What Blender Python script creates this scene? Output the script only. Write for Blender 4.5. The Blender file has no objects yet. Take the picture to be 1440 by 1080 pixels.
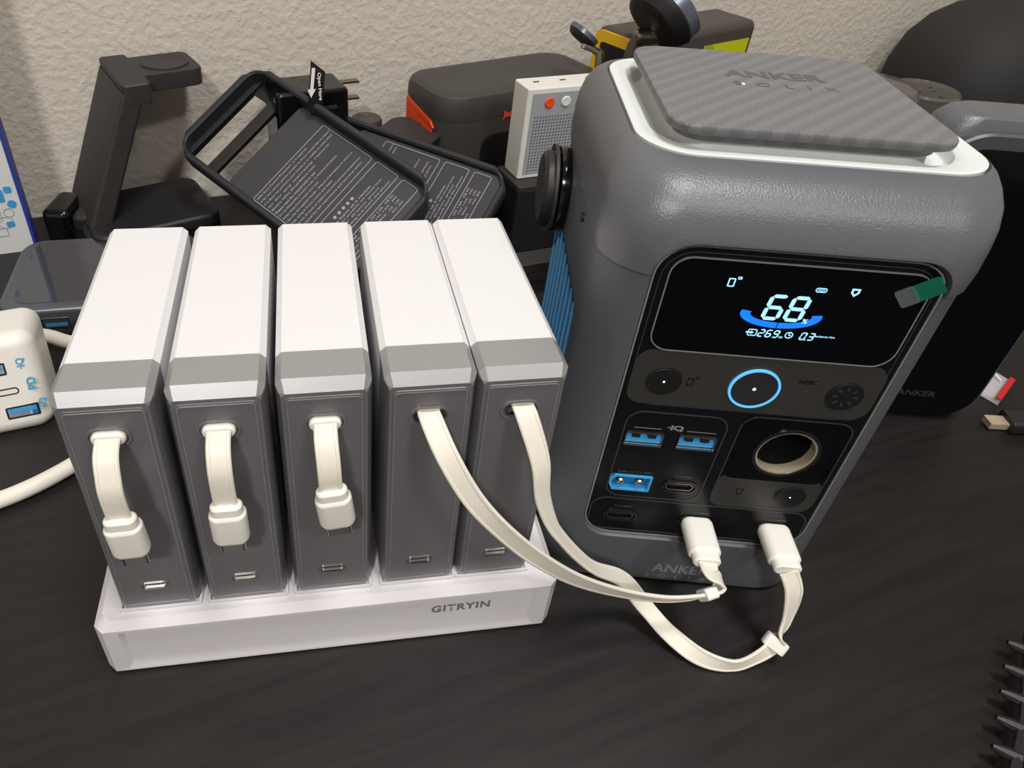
import bpy, bmesh, math, random
from mathutils import Vector, Matrix, Euler
R = math.radians
S = bpy.context.scene
COL = S.collection
random.seed(7)

# ---------------------------------------------------------------- camera
cam_d = bpy.data.cameras.new('camera'); cam = bpy.data.objects.new('camera', cam_d); COL.objects.link(cam)
cam.location = (.07441246, -.16278343, .27934712)
cam.rotation_euler = (R(52.66597772), R(-2.84040916), R(-8.46143419))
cam_d.sensor_width = 36; cam_d.lens = 1024.889 * 36 / 1440
cam_d.shift_x = 122.034 / 1440; cam_d.shift_y = -80.014 / 1440
cam_d.clip_start = .005; cam_d.clip_end = 20
S.camera = cam
# ---------------------------------------------------------------- world, light, exposure
W = bpy.data.worlds.new('world'); S.world = W; W.use_nodes = True
W.node_tree.nodes['Background'].inputs[0].default_value = (.75, .74, .72, 1)
W.node_tree.nodes['Background'].inputs[1].default_value = .3
S.view_settings.view_transform = 'Standard'; S.view_settings.look = 'None'
S.view_settings.gamma = 1; S.view_settings.use_curve_mapping = False
S.view_settings.exposure = 0.0
def area(name, loc, size, power, col, target):
    d = bpy.data.lights.new(name, 'AREA'); d.shape = 'DISK'; d.size = size; d.energy = power; d.color = col
    o = bpy.data.objects.new(name, d); COL.objects.link(o); o.location = loc
    o.rotation_euler = (Vector(target) - Vector(loc)).to_track_quat('-Z', 'Y').to_euler()
    return o
LAMPS = [Vector((-.35, -1.25, 1.50)), Vector((.75, -1.10, 1.50)), Vector((.35, -.20, 1.50))]  # last lamp is added out of view for more light from overhead
for LP, PWR, SZ in zip(LAMPS, (25, 9, 13), (.22, .26, .34)):
    area('ceiling_lamp_light', LP, SZ, PWR, (1, .98, .955), LP - Vector((0, 0, 1)))

# ---------------------------------------------------------------- materials
def lin(c):
    return tuple(((v / 255) / 12.92 if v / 255 <= .04045 else ((v / 255 + .055) / 1.055) ** 2.4) for v in c) + (1,)
MATS = {}
def mat(name, rgb, rough=.5, metal=0, noise=None, bump=None, spec=.5, emit=None, trans=0, coat=0, alpha=1, coord='Object', mott=None):
    """rgb sRGB 0..255; bump=(scale, strength, distance); mott=(scale, amount) colour mottling"""
    m = bpy.data.materials.new(name); m.use_nodes = True; nt = m.node_tree; b = nt.nodes['Principled BSDF']
    b.inputs['Base Color'].default_value = lin(rgb); b.inputs['Roughness'].default_value = rough
    b.inputs['Metallic'].default_value = metal; b.inputs['Specular IOR Level'].default_value = spec
    b.inputs['Coat Weight'].default_value = coat; b.inputs['Coat Roughness'].default_value = .05
    if trans: b.inputs['Transmission Weight'].default_value = trans
    b.inputs['Alpha'].default_value = alpha
    if emit: b.inputs['Emission Color'].default_value = lin(rgb); b.inputs['Emission Strength'].default_value = emit
    tc = nt.nodes.new('ShaderNodeTexCoord')
    if bump:
        n = nt.nodes.new('ShaderNodeTexNoise'); n.inputs['Scale'].default_value = bump[0]; n.inputs['Detail'].default_value = 3
        nt.links.new(tc.outputs[coord], n.inputs['Vector'])
        bp = nt.nodes.new('ShaderNodeBump'); bp.inputs['Strength'].default_value = bump[1]; bp.inputs['Distance'].default_value = bump[2]
        nt.links.new(n.outputs['Fac'], bp.inputs['Height']); nt.links.new(bp.outputs['Normal'], b.inputs['Normal'])
    if mott:
        n = nt.nodes.new('ShaderNodeTexNoise'); n.inputs['Scale'].default_value = mott[0]; n.inputs['Detail'].default_value = 4
        nt.links.new(tc.outputs[coord], n.inputs['Vector'])
        mx = nt.nodes.new('ShaderNodeMix'); mx.data_type = 'RGBA'
        c = lin(rgb)
        mx.inputs[6].default_value = tuple(v * (1 - mott[1]) for v in c[:3]) + (1,)
        mx.inputs[7].default_value = tuple(min(1, v * (1 + mott[1])) for v in c[:3]) + (1,)
        nt.links.new(n.outputs['Fac'], mx.inputs[0]); nt.links.new(mx.outputs[2], b.inputs['Base Color'])
    MATS[name] = m
    return m
def wall_mat():
    m = mat('wall_plaster', (206, 198, 187), .85, mott=(9, .05)); nt = m.node_tree; b = nt.nodes['Principled BSDF']
    tc = nt.nodes.new('ShaderNodeTexCoord')
    n = nt.nodes.new('ShaderNodeTexNoise'); n.inputs['Scale'].default_value = 170; n.inputs['Detail'].default_value = 3.5; n.inputs['Roughness'].default_value = .5
    v = nt.nodes.new('ShaderNodeTexNoise'); v.inputs['Scale'].default_value = 70; v.inputs['Detail'].default_value = 2
    r = nt.nodes.new('ShaderNodeValToRGB'); r.color_ramp.elements[0].position = .42; r.color_ramp.elements[1].position = .62
    nt.links.new(tc.outputs['Object'], n.inputs['Vector']); nt.links.new(tc.outputs['Object'], v.inputs['Vector'])
    nt.links.new(n.outputs['Fac'], r.inputs[0])
    a = nt.nodes.new('ShaderNodeMath'); a.operation = 'MULTIPLY_ADD'; a.inputs[1].default_value = .7
    nt.links.new(r.outputs[0], a.inputs[0]); nt.links.new(v.outputs['Fac'], a.inputs[2])
    bp = nt.nodes.new('ShaderNodeBump'); bp.inputs['Strength'].default_value = .42; bp.inputs['Distance'].default_value = .0012
    nt.links.new(a.outputs[0], bp.inputs['Height']); nt.links.new(bp.outputs['Normal'], b.inputs['Normal'])
    return m
def desk_mat():
    m = mat('desk_black_wood', (33, 29, 28), .42, spec=.4); nt = m.node_tree; b = nt.nodes['Principled BSDF']
    tc = nt.nodes.new('ShaderNodeTexCoord'); mp = nt.nodes.new('ShaderNodeMapping')
    mp.inputs['Rotation'].default_value = (0, 0, R(-16)); mp.inputs['Scale'].default_value = (16, 150, 150)
    nt.links.new(tc.outputs['Object'], mp.inputs[0])
    n = nt.nodes.new('ShaderNodeTexNoise'); n.inputs['Scale'].default_value = 1; n.inputs['Detail'].default_value = 5; n.inputs['Distortion'].default_value = .6
    nt.links.new(mp.outputs[0], n.inputs['Vector'])
    r = nt.nodes.new('ShaderNodeValToRGB'); r.color_ramp.elements[0].position = .3; r.color_ramp.elements[1].position = .75
    r.color_ramp.elements[0].color = lin((20, 18, 18)); r.color_ramp.elements[1].color = lin((30, 27, 26))
    nt.links.new(n.outputs['Fac'], r.inputs[0]); nt.links.new(r.outputs[0], b.inputs['Base Color'])
    # dust specks: small pale grains of the thing's own colour
    vo = nt.nodes.new('ShaderNodeTexNoise'); vo.inputs['Scale'].default_value = 300; vo.inputs['Detail'].default_value = 2
    nt.links.new(tc.outputs['Object'], vo.inputs['Vector'])
    ad = nt.nodes.new('ShaderNodeMath'); ad.operation = 'MULTIPLY_ADD'; ad.inputs[1].default_value = .35
    nt.links.new(vo.outputs['Fac'], ad.inputs[0]); nt.links.new(n.outputs['Fac'], ad.inputs[2])
    bp = nt.nodes.new('ShaderNodeBump'); bp.inputs['Strength'].default_value = .3; bp.inputs['Distance'].default_value = .00025
    nt.links.new(ad.outputs[0], bp.inputs['Height']); nt.links.new(bp.outputs['Normal'], b.inputs['Normal'])
    rr = nt.nodes.new('ShaderNodeMapRange'); rr.inputs[3].default_value = .36; rr.inputs[4].default_value = .52
    nt.links.new(n.outputs['Fac'], rr.inputs[0]); nt.links.new(rr.outputs[0], b.inputs['Roughness'])
    return m
def lid_mat():
    m = mat('lid_carbon_twill', (110, 109, 109), .42); nt = m.node_tree; b = nt.nodes['Principled BSDF']
    tc = nt.nodes.new('ShaderNodeTexCoord'); mp = nt.nodes.new('ShaderNodeMapping'); mp.inputs['Scale'].default_value = (480, 480, 480)
    nt.links.new(tc.outputs['Object'], mp.inputs[0])
    sx = nt.nodes.new('ShaderNodeSeparateXYZ'); nt.links.new(mp.outputs[0], sx.inputs[0])
    def M(op, a, b_=None, c=None):
        n = nt.nodes.new('ShaderNodeMath'); n.operation = op
        for i, v in enumerate((a, b_, c)):
            if v is None: continue
            if isinstance(v, (int, float)): n.inputs[i].default_value = v
            else: nt.links.new(v, n.inputs[i])
        return n.outputs[0]
    x, y = sx.outputs[0], sx.outputs[1]
    fx = M('FLOOR', x); fy = M('FLOOR', y)
    tw = M('MODULO', M('ADD', M('SUBTRACT', fx, fy), 4000), 4)      # 2x2 twill weave
    over = M('LESS_THAN', tw, 1.5)
    rx = M('SUBTRACT', M('FRACT', x), .5); ry = M('SUBTRACT', M('FRACT', y), .5)
    hx = M('SUBTRACT', 1, M('MULTIPLY', M('MULTIPLY', rx, rx), 2)); hy = M('SUBTRACT', 1, M('MULTIPLY', M('MULTIPLY', ry, ry), 2))
    mixh = nt.nodes.new('ShaderNodeMix'); nt.links.new(over, mixh.inputs[0]); nt.links.new(hx, mixh.inputs[2]); nt.links.new(hy, mixh.inputs[3])
    bp = nt.nodes.new('ShaderNodeBump'); bp.inputs['Strength'].default_value = .6; bp.inputs['Distance'].default_value = .00035
    nt.links.new(mixh.outputs[0], bp.inputs['Height']); nt.links.new(bp.outputs['Normal'], b.inputs['Normal'])
    mc = nt.nodes.new('ShaderNodeMix'); mc.data_type = 'RGBA'; nt.links.new(over, mc.inputs[0])
    mc.inputs[6].default_value = lin((103, 104, 107)); mc.inputs[7].default_value = lin((113, 114, 117))
    nt.links.new(mc.outputs[2], b.inputs['Base Color'])
    return m
M_wall = wall_mat(); M_desk = desk_mat(); M_lid = lid_mat()
M_floor = mat('floor_carpet', (70, 66, 62), .95, bump=(300, .5, .003), mott=(40, .15))
M_ceil = mat('ceiling_paint', (225, 220, 212), .9, bump=(80, .3, .002))
M_white = mat('white_plastic', (217, 216, 218), .38, bump=(900, .05, .0002))
M_dock = mat('dock_white_plastic', (212, 209, 212), .42, bump=(900, .05, .0002))
M_silver = mat('silver_painted_cap', (164, 165, 166), .42, .55, bump=(3500, .3, .00008))
M_smoke = mat('smoked_front', (115, 113, 117), .3, .3, spec=.6)
M_house = mat('smoked_housing', (124, 123, 126), .3, .4, spec=.6)
M_frame = mat('clear_edge_frame', (150, 148, 151), .22, .35, spec=.8)
M_ring = mat('dark_port_ring', (66, 64, 66), .22, .8)
M_chrome = mat('polished_metal', (205, 200, 192), .16, 1)
M_steel = mat('brushed_steel', (150, 140, 130), .3, 1)
M_dark = mat('port_dark', (14, 14, 16), .5)
M_cable = mat('cream_cable', (224, 219, 206), .48, bump=(500, .06, .0002))
M_plug = mat('white_plug', (230, 227, 220), .42)
M_stat = mat('station_grey_textured', (91, 92, 97), .34, spec=.6, bump=(1500, .65, .00022))
M_statlow = mat('station_grey_smooth', (84, 85, 91), .5, spec=.5, bump=(1400, .12, .0001))
M_rim = mat('white_rim', (214, 218, 217), .45)
M_gloss = mat('black_gloss_glass', (4, 5, 9), .1, spec=.3)
M_blackp = mat('panel_black', (11, 12, 17), .25, spec=.35)
M_line = mat('panel_outline_grey', (52, 52, 54), .4)
M_olive = mat('panel_olive_grey', (49, 48, 45), .42, bump=(2000, .08, .0001))
M_btn = mat('button_black', (19, 19, 21), .38)
M_brush = mat('brushed_black_metal', (58, 58, 63), .35, .5)
M_lcdw = mat('lcd_pale_blue', (150, 216, 250), .5, emit=1.0)
M_lcdb = mat('lcd_blue', (14, 108, 228), .5, emit=.95)
M_ledring = mat('led_ring_blue', (88, 172, 232), .5, emit=.75)
M_led = mat('led_white', (235, 240, 255), .5, emit=1.5)
M_usb = mat('usb_blue', (66, 160, 222), .4)
M_usbd = mat('usb_blue_deep', (24, 104, 165), .4)
M_print = mat('print_grey', (128, 128, 132), .5)
M_printd = mat('print_dim', (88, 88, 92), .5)
M_fin = mat('blue_fin', (96, 164, 214), .35, .3)
M_finbg = mat('grille_dark_blue', (10, 24, 48), .6)
M_blk = mat('black_plastic', (28, 27, 29), .5, bump=(1500, .1, .0001))
M_blk2 = mat('black_plastic_soft', (46, 43, 43), .55, bump=(1500, .1, .0001))
M_blkgl = mat('black_gloss_plastic', (12, 12, 14), .12)
M_case = mat('case_black_rubber', (38, 38, 42), .5, bump=(1200, .1, .0001))
M_casep = mat('case_plate', (52, 51, 56), .5, bump=(1200, .1, .0001))
M_ctext = mat('case_print', (168, 168, 182), .5)
M_green = mat('green_film', (10, 104, 84), .3)
M_glassf = mat('clear_film', (200, 215, 215), .1, alpha=.10)
M_blueb = mat('box_blue', (38, 58, 150), .5)
M_boxw = mat('box_white', (214, 215, 214), .5)
M_icon = mat('icon_blue', (58, 152, 214), .5)
M_iconl = mat('icon_line', (150, 160, 170), .6)
M_hub = mat('hub_grey_metal', (98, 100, 106), .35, .6)
M_hubtop = mat('hub_glass_top', (58, 58, 64), .06, coat=.5)
M_orange = mat('orange_plastic', (238, 78, 30), .45)
M_jack = mat('dark_grey_plastic', (60, 57, 55), .5, bump=(1200, .15, .0002))
M_jackf = mat('dark_front', (24, 22, 23), .4)
M_spk = mat('speaker_body', (222, 221, 215), .42)
M_spkf = mat('speaker_face_grey', (158, 160, 165), .5)
M_hole = mat('speaker_hole', (92, 95, 104), .7)
M_puckrim = mat('puck_blue_grey', (112, 118, 134), .3, .6)
M_yellow = mat('yellow_plastic', (232, 184, 22), .4)
M_lime = mat('lime_label', (196, 205, 10), .45)
M_brown = mat('brown_grey_plastic', (72, 65, 61), .5)
M_bagm = mat('bag_black_fabric', (36, 35, 35), .75, bump=(700, .4, .0004))
M_smokecl = mat('smoky_clear_plastic', (108, 103, 98), .12, alpha=.72)
M_zip = mat('clear_baggie', (225, 222, 225), .15, alpha=.4)
M_red = mat('baggie_red', (190, 40, 45), .35, alpha=.85)
M_gold = mat('usb_plug_metal', (214, 198, 172), .32, .55)
M_letter = mat('dock_lettering', (132, 131, 133), .4, .3)
M_bluetx = mat('blue_lettering', (70, 160, 205), .5)
M_lampw = mat('lamp_diffuser', (255, 244, 226), .5, emit=2.0)

# ---------------------------------------------------------------- geometry helpers
def rr(w, h, r, n=6, cx=0, cy=0, cham=False):
    """rounded (or chamfered) rectangle outline, centred, counter-clockwise"""
    r = max(1e-5, min(r, w / 2 - 1e-6, h / 2 - 1e-6)); P = []
    for (sx, sy, a0) in ((1, -1, -90), (1, 1, 0), (-1, 1, 90), (-1, -1, 180)):
        ox, oy = cx + sx * (w / 2 - r), cy + sy * (h / 2 - r)
        k = 1 if cham else n
        for i in range(k + 1):
            a = R(a0 + 90 * i / k); P.append((ox + r * math.cos(a), oy + r * math.sin(a)))
    return P
def circ(r, n=32, cx=0, cy=0, ry=None):
    ry = ry or r
    return [(cx + r * math.cos(2 * math.pi * i / n), cy + ry * math.sin(2 * math.pi * i / n)) for i in range(n)]
UP = Matrix.Identity(4)
FRONT = Matrix(((1, 0, 0, 0), (0, 0, -1, 0), (0, 1, 0, 0), (0, 0, 0, 1)))   # local (x,y,h) -> (x, -h, y): faces -Y
LEFT = Matrix(((0, 0, -1, 0), (-1, 0, 0, 0), (0, 1, 0, 0), (0, 0, 0, 1)))     # (x,y,h) -> (-h, -x, y): faces -X
def T(x, y, z): return Matrix.Translation((x, y, z))
class G:
    """collects shapes and links them as one mesh object"""
    def __init__(s): s.v = []; s.f = []
    def add(s, vs, fs, M=UP):
        o = len(s.v); s.v += [tuple(M @ Vector(v)) for v in vs]; s.f += [tuple(i + o for i in f) for f in fs]; return s
    def loft(s, secs, M=UP, caps=True, closed=True):
        """secs: list of (outline, z) or list of 3d rings"""
        rings = [[(p[0], p[1], z) for p in o] if z is not None else list(o) for o, z in secs]
        n = len(rings[0]); vs = [p for r_ in rings for p in r_]; fs = []
        for k in range(len(rings) - 1):
            for i in range(n if closed else n - 1):
                j = (i + 1) % n; fs.append((k * n + i, k * n + j, (k + 1) * n + j, (k + 1) * n + i))
        if caps: fs.append(tuple(range(n))[::-1]); fs.append(tuple((len(rings) - 1) * n + i for i in range(n)))
        return s.add(vs, fs, M)
    def plate(s, w, h, r, z0, z1, e=0, M=UP, n=6, cx=0, cy=0, cham=False):
        """slab with outline rr, edges softened by e on the top side and bottom"""
        f = lambda d: rr(w - 2 * d, h - 2 * d, max(r - d, 1e-4), n, cx, cy, cham)
        if e <= 0: return s.loft([(f(0), z0), (f(0), z1)], M)
        return s.loft([(f(e), z0), (f(e * .3), z0 + e * .3), (f(0), z0 + e), (f(0), z1 - e), (f(e * .3), z1 - e * .3), (f(e), z1)], M)
    def disc(s, r, z0, z1, e=0, M=UP, n=40, cx=0, cy=0):
        f = lambda d: circ(r - d, n, cx, cy)
        if e <= 0: return s.loft([(f(0), z0), (f(0), z1)], M)
        return s.loft([(f(e), z0), (f(0), z0 + e), (f(0), z1 - e), (f(e), z1)], M)
    def ring(s, outer, inner, z0, z1, M=UP):
        n = len(outer); vs = [(p[0], p[1], z0) for p in outer] + [(p[0], p[1], z1) for p in outer] + [(p[0], p[1], z1) for p in inner] + [(p[0], p[1], z0) for p in inner]
        fs = []
        for a in range(4):
            b = (a + 1) % 4
            for i in range(n): j = (i + 1) % n; fs.append((a * n + i, a * n + j, b * n + j, b * n + i))
        return s.add(vs, fs, M)
    def rring(s, w, h, r, t, z0, z1, M=UP, n=6, cx=0, cy=0):
        return s.ring(rr(w, h, r, n, cx, cy), rr(w - 2 * t, h - 2 * t, max(r - t, 1e-4), n, cx, cy), z0, z1, M)
    def lathe(s, prof, M=UP, n=40):
        return s.loft([(circ(max(r, 1e-5), n), z) for r, z in prof], M)
    def tube(s, pts, r, n=10, M=UP):
        pts = [Vector(p) for p in pts]; rings = []; up = Vector((0, 0, 1))
        for i, p in enumerate(pts):
            t = (pts[min(i + 1, len(pts) - 1)] - pts[max(i - 1, 0)]).normalized()
            if i == 0: side = t.cross(up if abs(t.z) < .9 else Vector((1, 0, 0))).normalized()
            else: side = (side - t * side.dot(t)).normalized()
            w = side.cross(t); rad = r[i] if isinstance(r, (list, tuple)) else r
            rings.append([tuple(p + side * rad * math.cos(2 * math.pi * k / n) + w * rad * math.sin(2 * math.pi * k / n)) for k in range(n)])
        return s.loft([(q, None) for q in rings], M)
    def ribbon(s, pts, wds, w, t, M=UP, r=.4):
        """flat cable: pts, width direction per point"""
        pts = [Vector(p) for p in pts]; rings = []
        a, b, c_ = w / 2, t / 2, t * .33       # flat cable with two raised edge beads
        half = [(-a, -b * .4), (-a + b * .6, -b), (-a * .70, -b), (-a * .64, -c_), (a * .64, -c_), (a * .70, -b), (a - b * .6, -b), (a, -b * .4)]
        prof = half + [(-x, -y) for x, y in half]
        for i, p in enumerate(pts):
            tan = (pts[min(i + 1, len(pts) - 1)] - pts[max(i - 1, 0)]).normalized()
            wd = Vector(wds[i]); wd = (wd - tan * wd.dot(tan)).normalized(); nn = tan.cross(wd)
            rings.append([tuple(p + wd * a + nn * b) for a, b in prof])
        return s.loft([(q, None) for q in rings], M)
    def box(s, x0, x1, y0, y1, z0, z1, M=UP):
        return s.add([(x, y, z) for z in (z0, z1) for x, y in ((x0, y0), (x1, y0), (x1, y1), (x0, y1))],
                     [(3, 2, 1, 0), (4, 5, 6, 7), (0, 1, 5, 4), (1, 2, 6, 5), (2, 3, 7, 6), (3, 0, 4, 7)], M)
    def poly(s, pts, z0, z1, M=UP):
        return s.loft([(pts, z0), (pts, z1)], M)
    def obj(s, name, m, parent=None, smooth=True, ang=32):
        me = bpy.data.meshes.new(name); me.from_pydata(s.v, [], s.f)
        bm = bmesh.new(); bm.from_mesh(me); bmesh.ops.recalc_face_normals(bm, faces=bm.faces); bm.to_mesh(me); bm.free()
        me.materials.append(m)
        if smooth:
            me.polygons.foreach_set('use_smooth', [True] * len(me.polygons)); me.set_sharp_from_angle(angle=R(ang))
        o = bpy.data.objects.new(name, me); COL.objects.link(o)
        if parent: o.parent = parent
        if smooth: weigh(o)
        return o
def weigh(o):
    m = o.modifiers.new('normals', 'WEIGHTED_NORMAL'); m.keep_sharp = True; m.weight = 80
def rbox(w, d, h, rv, e, M=UP, n=6, k=4, z0=0):
    """rounded box standing on z0: vertical-edge radius rv, top/bottom rounding e"""
    g = G(); secs = []
    f = lambda q: rr(w - 2 * q, d - 2 * q, max(rv - q, .0004), n)
    for i in range(k + 1):
        a = R(90 * i / k); secs.append((f(e * (1 - math.sin(a))), z0 + e * (1 - math.cos(a))))
    for i in range(k + 1):
        a = R(90 * i / k); secs.append((f(e * (1 - math.cos(a))), z0 + h - e * (1 - math.sin(a))))
    return g.loft(secs, M)
def cut(o, *gs):
    """boolean-subtract the shapes gs from mesh object o"""
    g = G()
    for q in gs: g.add(q.v, q.f)
    c = g.obj('cutter', MATS['port_dark'], smooth=False)
    o.modifiers.clear(); md = o.modifiers.new('b', 'BOOLEAN'); md.object = c; md.operation = 'DIFFERENCE'; md.solver = 'EXACT'
    par = o.parent; o.parent = None
    dg = bpy.context.evaluated_depsgraph_get(); me = bpy.data.meshes.new_from_object(o.evaluated_get(dg))
    o.modifiers.clear(); old = o.data; name = old.name; o.data = me; bpy.data.meshes.remove(old); me.name = name; o.parent = par
    bpy.data.objects.remove(c)
    while len(me.materials) > 1: me.materials.pop()
    me.polygons.foreach_set('material_index', [0] * len(me.polygons))
    me.polygons.foreach_set('use_smooth', [True] * len(me.polygons)); me.set_sharp_from_angle(angle=R(32))
    weigh(o)
    return o
def text(name, s, m, parent, M, h=None, w=None, ext=.00006, bold=0, shear=0, space=1, align='CENTER', line=1.0):
    """flat lettering in the xy plane of M; h = total height, w = total width"""
    c = bpy.data.curves.new(name, 'FONT'); c.body = s; c.size = 1; c.align_x = align; c.offset = bold; c.shear = shear
    c.space_character = space; c.space_line = line; c.resolution_u = 3
    o = bpy.data.objects.new(name, c); COL.objects.link(o); dg = bpy.context.evaluated_depsgraph_get()
    me = bpy.data.meshes.new_from_object(o.evaluated_get(dg)); bpy.data.objects.remove(o); bpy.data.curves.remove(c)
    xs = [v.co.x for v in me.vertices]; ys = [v.co.y for v in me.vertices]
    x0, x1, y0, y1 = min(xs), max(xs), min(ys), max(ys)
    sx = w / (x1 - x0) if w else None; sy = h / (y1 - y0) if h else None
    sx = sx or sy; sy = sy or sx
    cx = {'CENTER': (x0 + x1) / 2, 'LEFT': x0}[align]
    bm = bmesh.new(); bm.from_mesh(me)
    for v in bm.verts: v.co = (M @ Vector(((v.co.x - cx) * sx, (v.co.y - (y0 + y1) / 2) * sy, ext)))
    bm.to_mesh(me); bm.free(); me.materials.clear(); me.materials.append(m)
    o = bpy.data.objects.new(name, me); COL.objects.link(o); me.name = name
    if parent: o.parent = parent
    return o
def smooth_path(P, n=8, W=None):
    """Catmull-Rom through points; W optional direction vectors interpolated alongside"""
    P = [Vector(p) for p in P]; Q = []; V = []
    for i in range(len(P) - 1):
        p0, p1, p2, p3 = P[max(i - 1, 0)], P[i], P[i + 1], P[min(i + 2, len(P) - 1)]
        for k in range(n):
            t = k / n
            Q.append(.5 * ((2 * p1) + (p2 - p0) * t + (2 * p0 - 5 * p1 + 4 * p2 - p3) * t * t + (3 * p1 - p0 - 3 * p2 + p3) * t ** 3))
            if W: V.append(Vector(W[i]).lerp(Vector(W[i + 1]), t))
    Q.append(P[-1])
    if W: V.append(Vector(W[-1])); return Q, V
    return Q
def empty(name, loc, rot=(0, 0, 0), label=None, cat=None, group=None):
    o = bpy.data.objects.new(name, None); COL.objects.link(o); o.location = loc; o.empty_display_size = .02
    if isinstance(rot, Matrix): o.rotation_euler = rot.to_3x3().to_euler()
    else: o.rotation_euler = rot
    if label: o['label'] = label; o['category'] = cat
    if group: o['group'] = group
    return o
def tag(o, label, cat, group=None):
    o['label'] = label; o['category'] = cat
    if group: o['group'] = group
    return o
# wall frame: u along the wall, d out from it, z up
WY = R(12); W0 = Vector((-.127, .36, 0)); WU = Vector((math.cos(WY), math.sin(WY), 0)); WN = Vector((-math.sin(WY), math.cos(WY), 0))
def wf(u, d, z=0): return W0 + WU * u - WN * d + Vector((0, 0, z))

# ---------------------------------------------------------------- setting
def struct(o): o['kind'] = 'structure'; return o
def wall(name, g): o = struct(g.obj(name, M_wall, smooth=False)); o.location = W0; o.rotation_euler = (0, 0, WY); return o
FZ, CZ = -.74, 1.66
wall('wall_back', G().box(-1.6, 2.2, 0, .1, FZ, CZ))
wall('wall_left', G().box(-1.7, -1.6, -3.0, .1, FZ, CZ))
wall('wall_right', G().box(2.2, 2.3, -3.0, .1, FZ, CZ))
wall('wall_front', G().box(-1.7, 2.3, -3.1, -3.0, FZ, CZ))
o = struct(G().box(-1.7, 2.3, -3.1, .1, FZ - .05, FZ).obj('floor', M_floor, smooth=False)); o.location = W0; o.rotation_euler = (0, 0, WY)
o = struct(G().box(-1.7, 2.3, -3.1, .1, CZ, CZ + .05).obj('ceiling', M_ceil, smooth=False)); o.location = W0; o.rotation_euler = (0, 0, WY)
for LP, lb_ in zip(LAMPS, ('round white ceiling light above the left half of the room', 'round white ceiling light above the right half of the room', 'round white ceiling light above the desk, added unseen for more overhead light')):
    lamp = empty('ceiling_light', (LP.x, LP.y, CZ), label=lb_, cat='light')
    G().lathe([(.05, 0), (.05, -.02), (.16, -.03), (.18, -.05), (.175, -.075), (.15, -.078)]).obj('housing', M_white, lamp)
    G().disc(.15, -.082, -.079).obj('diffuser', M_lampw, lamp)

desk = empty('desk', wf(.3, .35, 0), (0, 0, WY), 'black wood grain desk that everything stands on', 'desk')
G().plate(1.7, .695, .004, -.03, 0, .0015).obj('desktop', M_desk, desk, smooth=False)
for sx in (-.8, .8):
    for sy in (-.3, .3): G().box(sx - .025, sx + .025, sy - .025, sy + .025, FZ, -.0302).obj('leg', M_blk, desk)

# ---------------------------------------------------------------- charging dock with five power banks
dock = empty('charging_dock', (.0764, .05, 0), label='long low white charging dock holding five upright power banks', cat='dock')
def dsec(q, z): return (rr(.174 - 2 * q, .116 - 2 * q, .0032, 1, 0, 0, True), z)
db = G().loft([dsec(.0012, 0), dsec(0, .0015), dsec(0, .0282), dsec(.0028, .0312)]).obj('body', M_dock, dock, ang=20)
fr = G().loft([(rr(.1573, .0236, .0004, 1, 0, .0150), .0590), (rr(.1573, .0236, .0004, 1, 0, .0150), .0580), (rr(.1540, .0196, .0004, 1, 0, .0154), .0563)], FRONT)
cut(db, fr)
text('lettering', 'GITRYIN', M_letter, dock, T(.0487, -.05632, .0178) @ FRONT, h=.0046, w=.0236, space=1.12, bold=.03, ext=.00015)
# the wells the packs stand in
for i, X in enumerate((0, .03132, .06277, .09504, .12421)):
    g = G(); g.rring(.0292, .0975, .001, .0010, .0311, .0325, T(X + .01285 - .0764, .0462 - .05, 0)); g.obj('slot_rim', M_dock, dock)

ZB = .0316      # foot of the packs
def oct_sec(inset, y, h=.1041, w=.0287, c=.0019, iz=None):
    iz = inset if iz is None else iz
    o = rr(w - 2 * inset, h - inset - iz, c, 1, .01285, (h + inset - iz) / 2, True)
    return [(p[0], y, p[1]) for p in o]
def split_at(o, z, upper):
    bm = bmesh.new(); bm.from_mesh(o.data)
    r_ = bmesh.ops.bisect_plane(bm, geom=bm.verts[:] + bm.edges[:] + bm.faces[:], plane_co=(0, 0, z), plane_no=(0, 0, 1), clear_inner=upper, clear_outer=not upper)
    ed = [e for e in r_['geom_cut'] if isinstance(e, bmesh.types.BMEdge)]
    bmesh.ops.edgeloop_fill(bm, edges=ed); bmesh.ops.recalc_face_normals(bm, faces=bm.faces); bm.to_mesh(o.data); bm.free()
    o.data.set_sharp_from_angle(angle=R(20)); return o
CAP = T(.01285, 0, 0)
def capsule(w, h, z, M, t0, t1, n=8): return G().plate(w, h, h / 2, t0, t1, 0, M @ T(0, z, 0), n)
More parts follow.
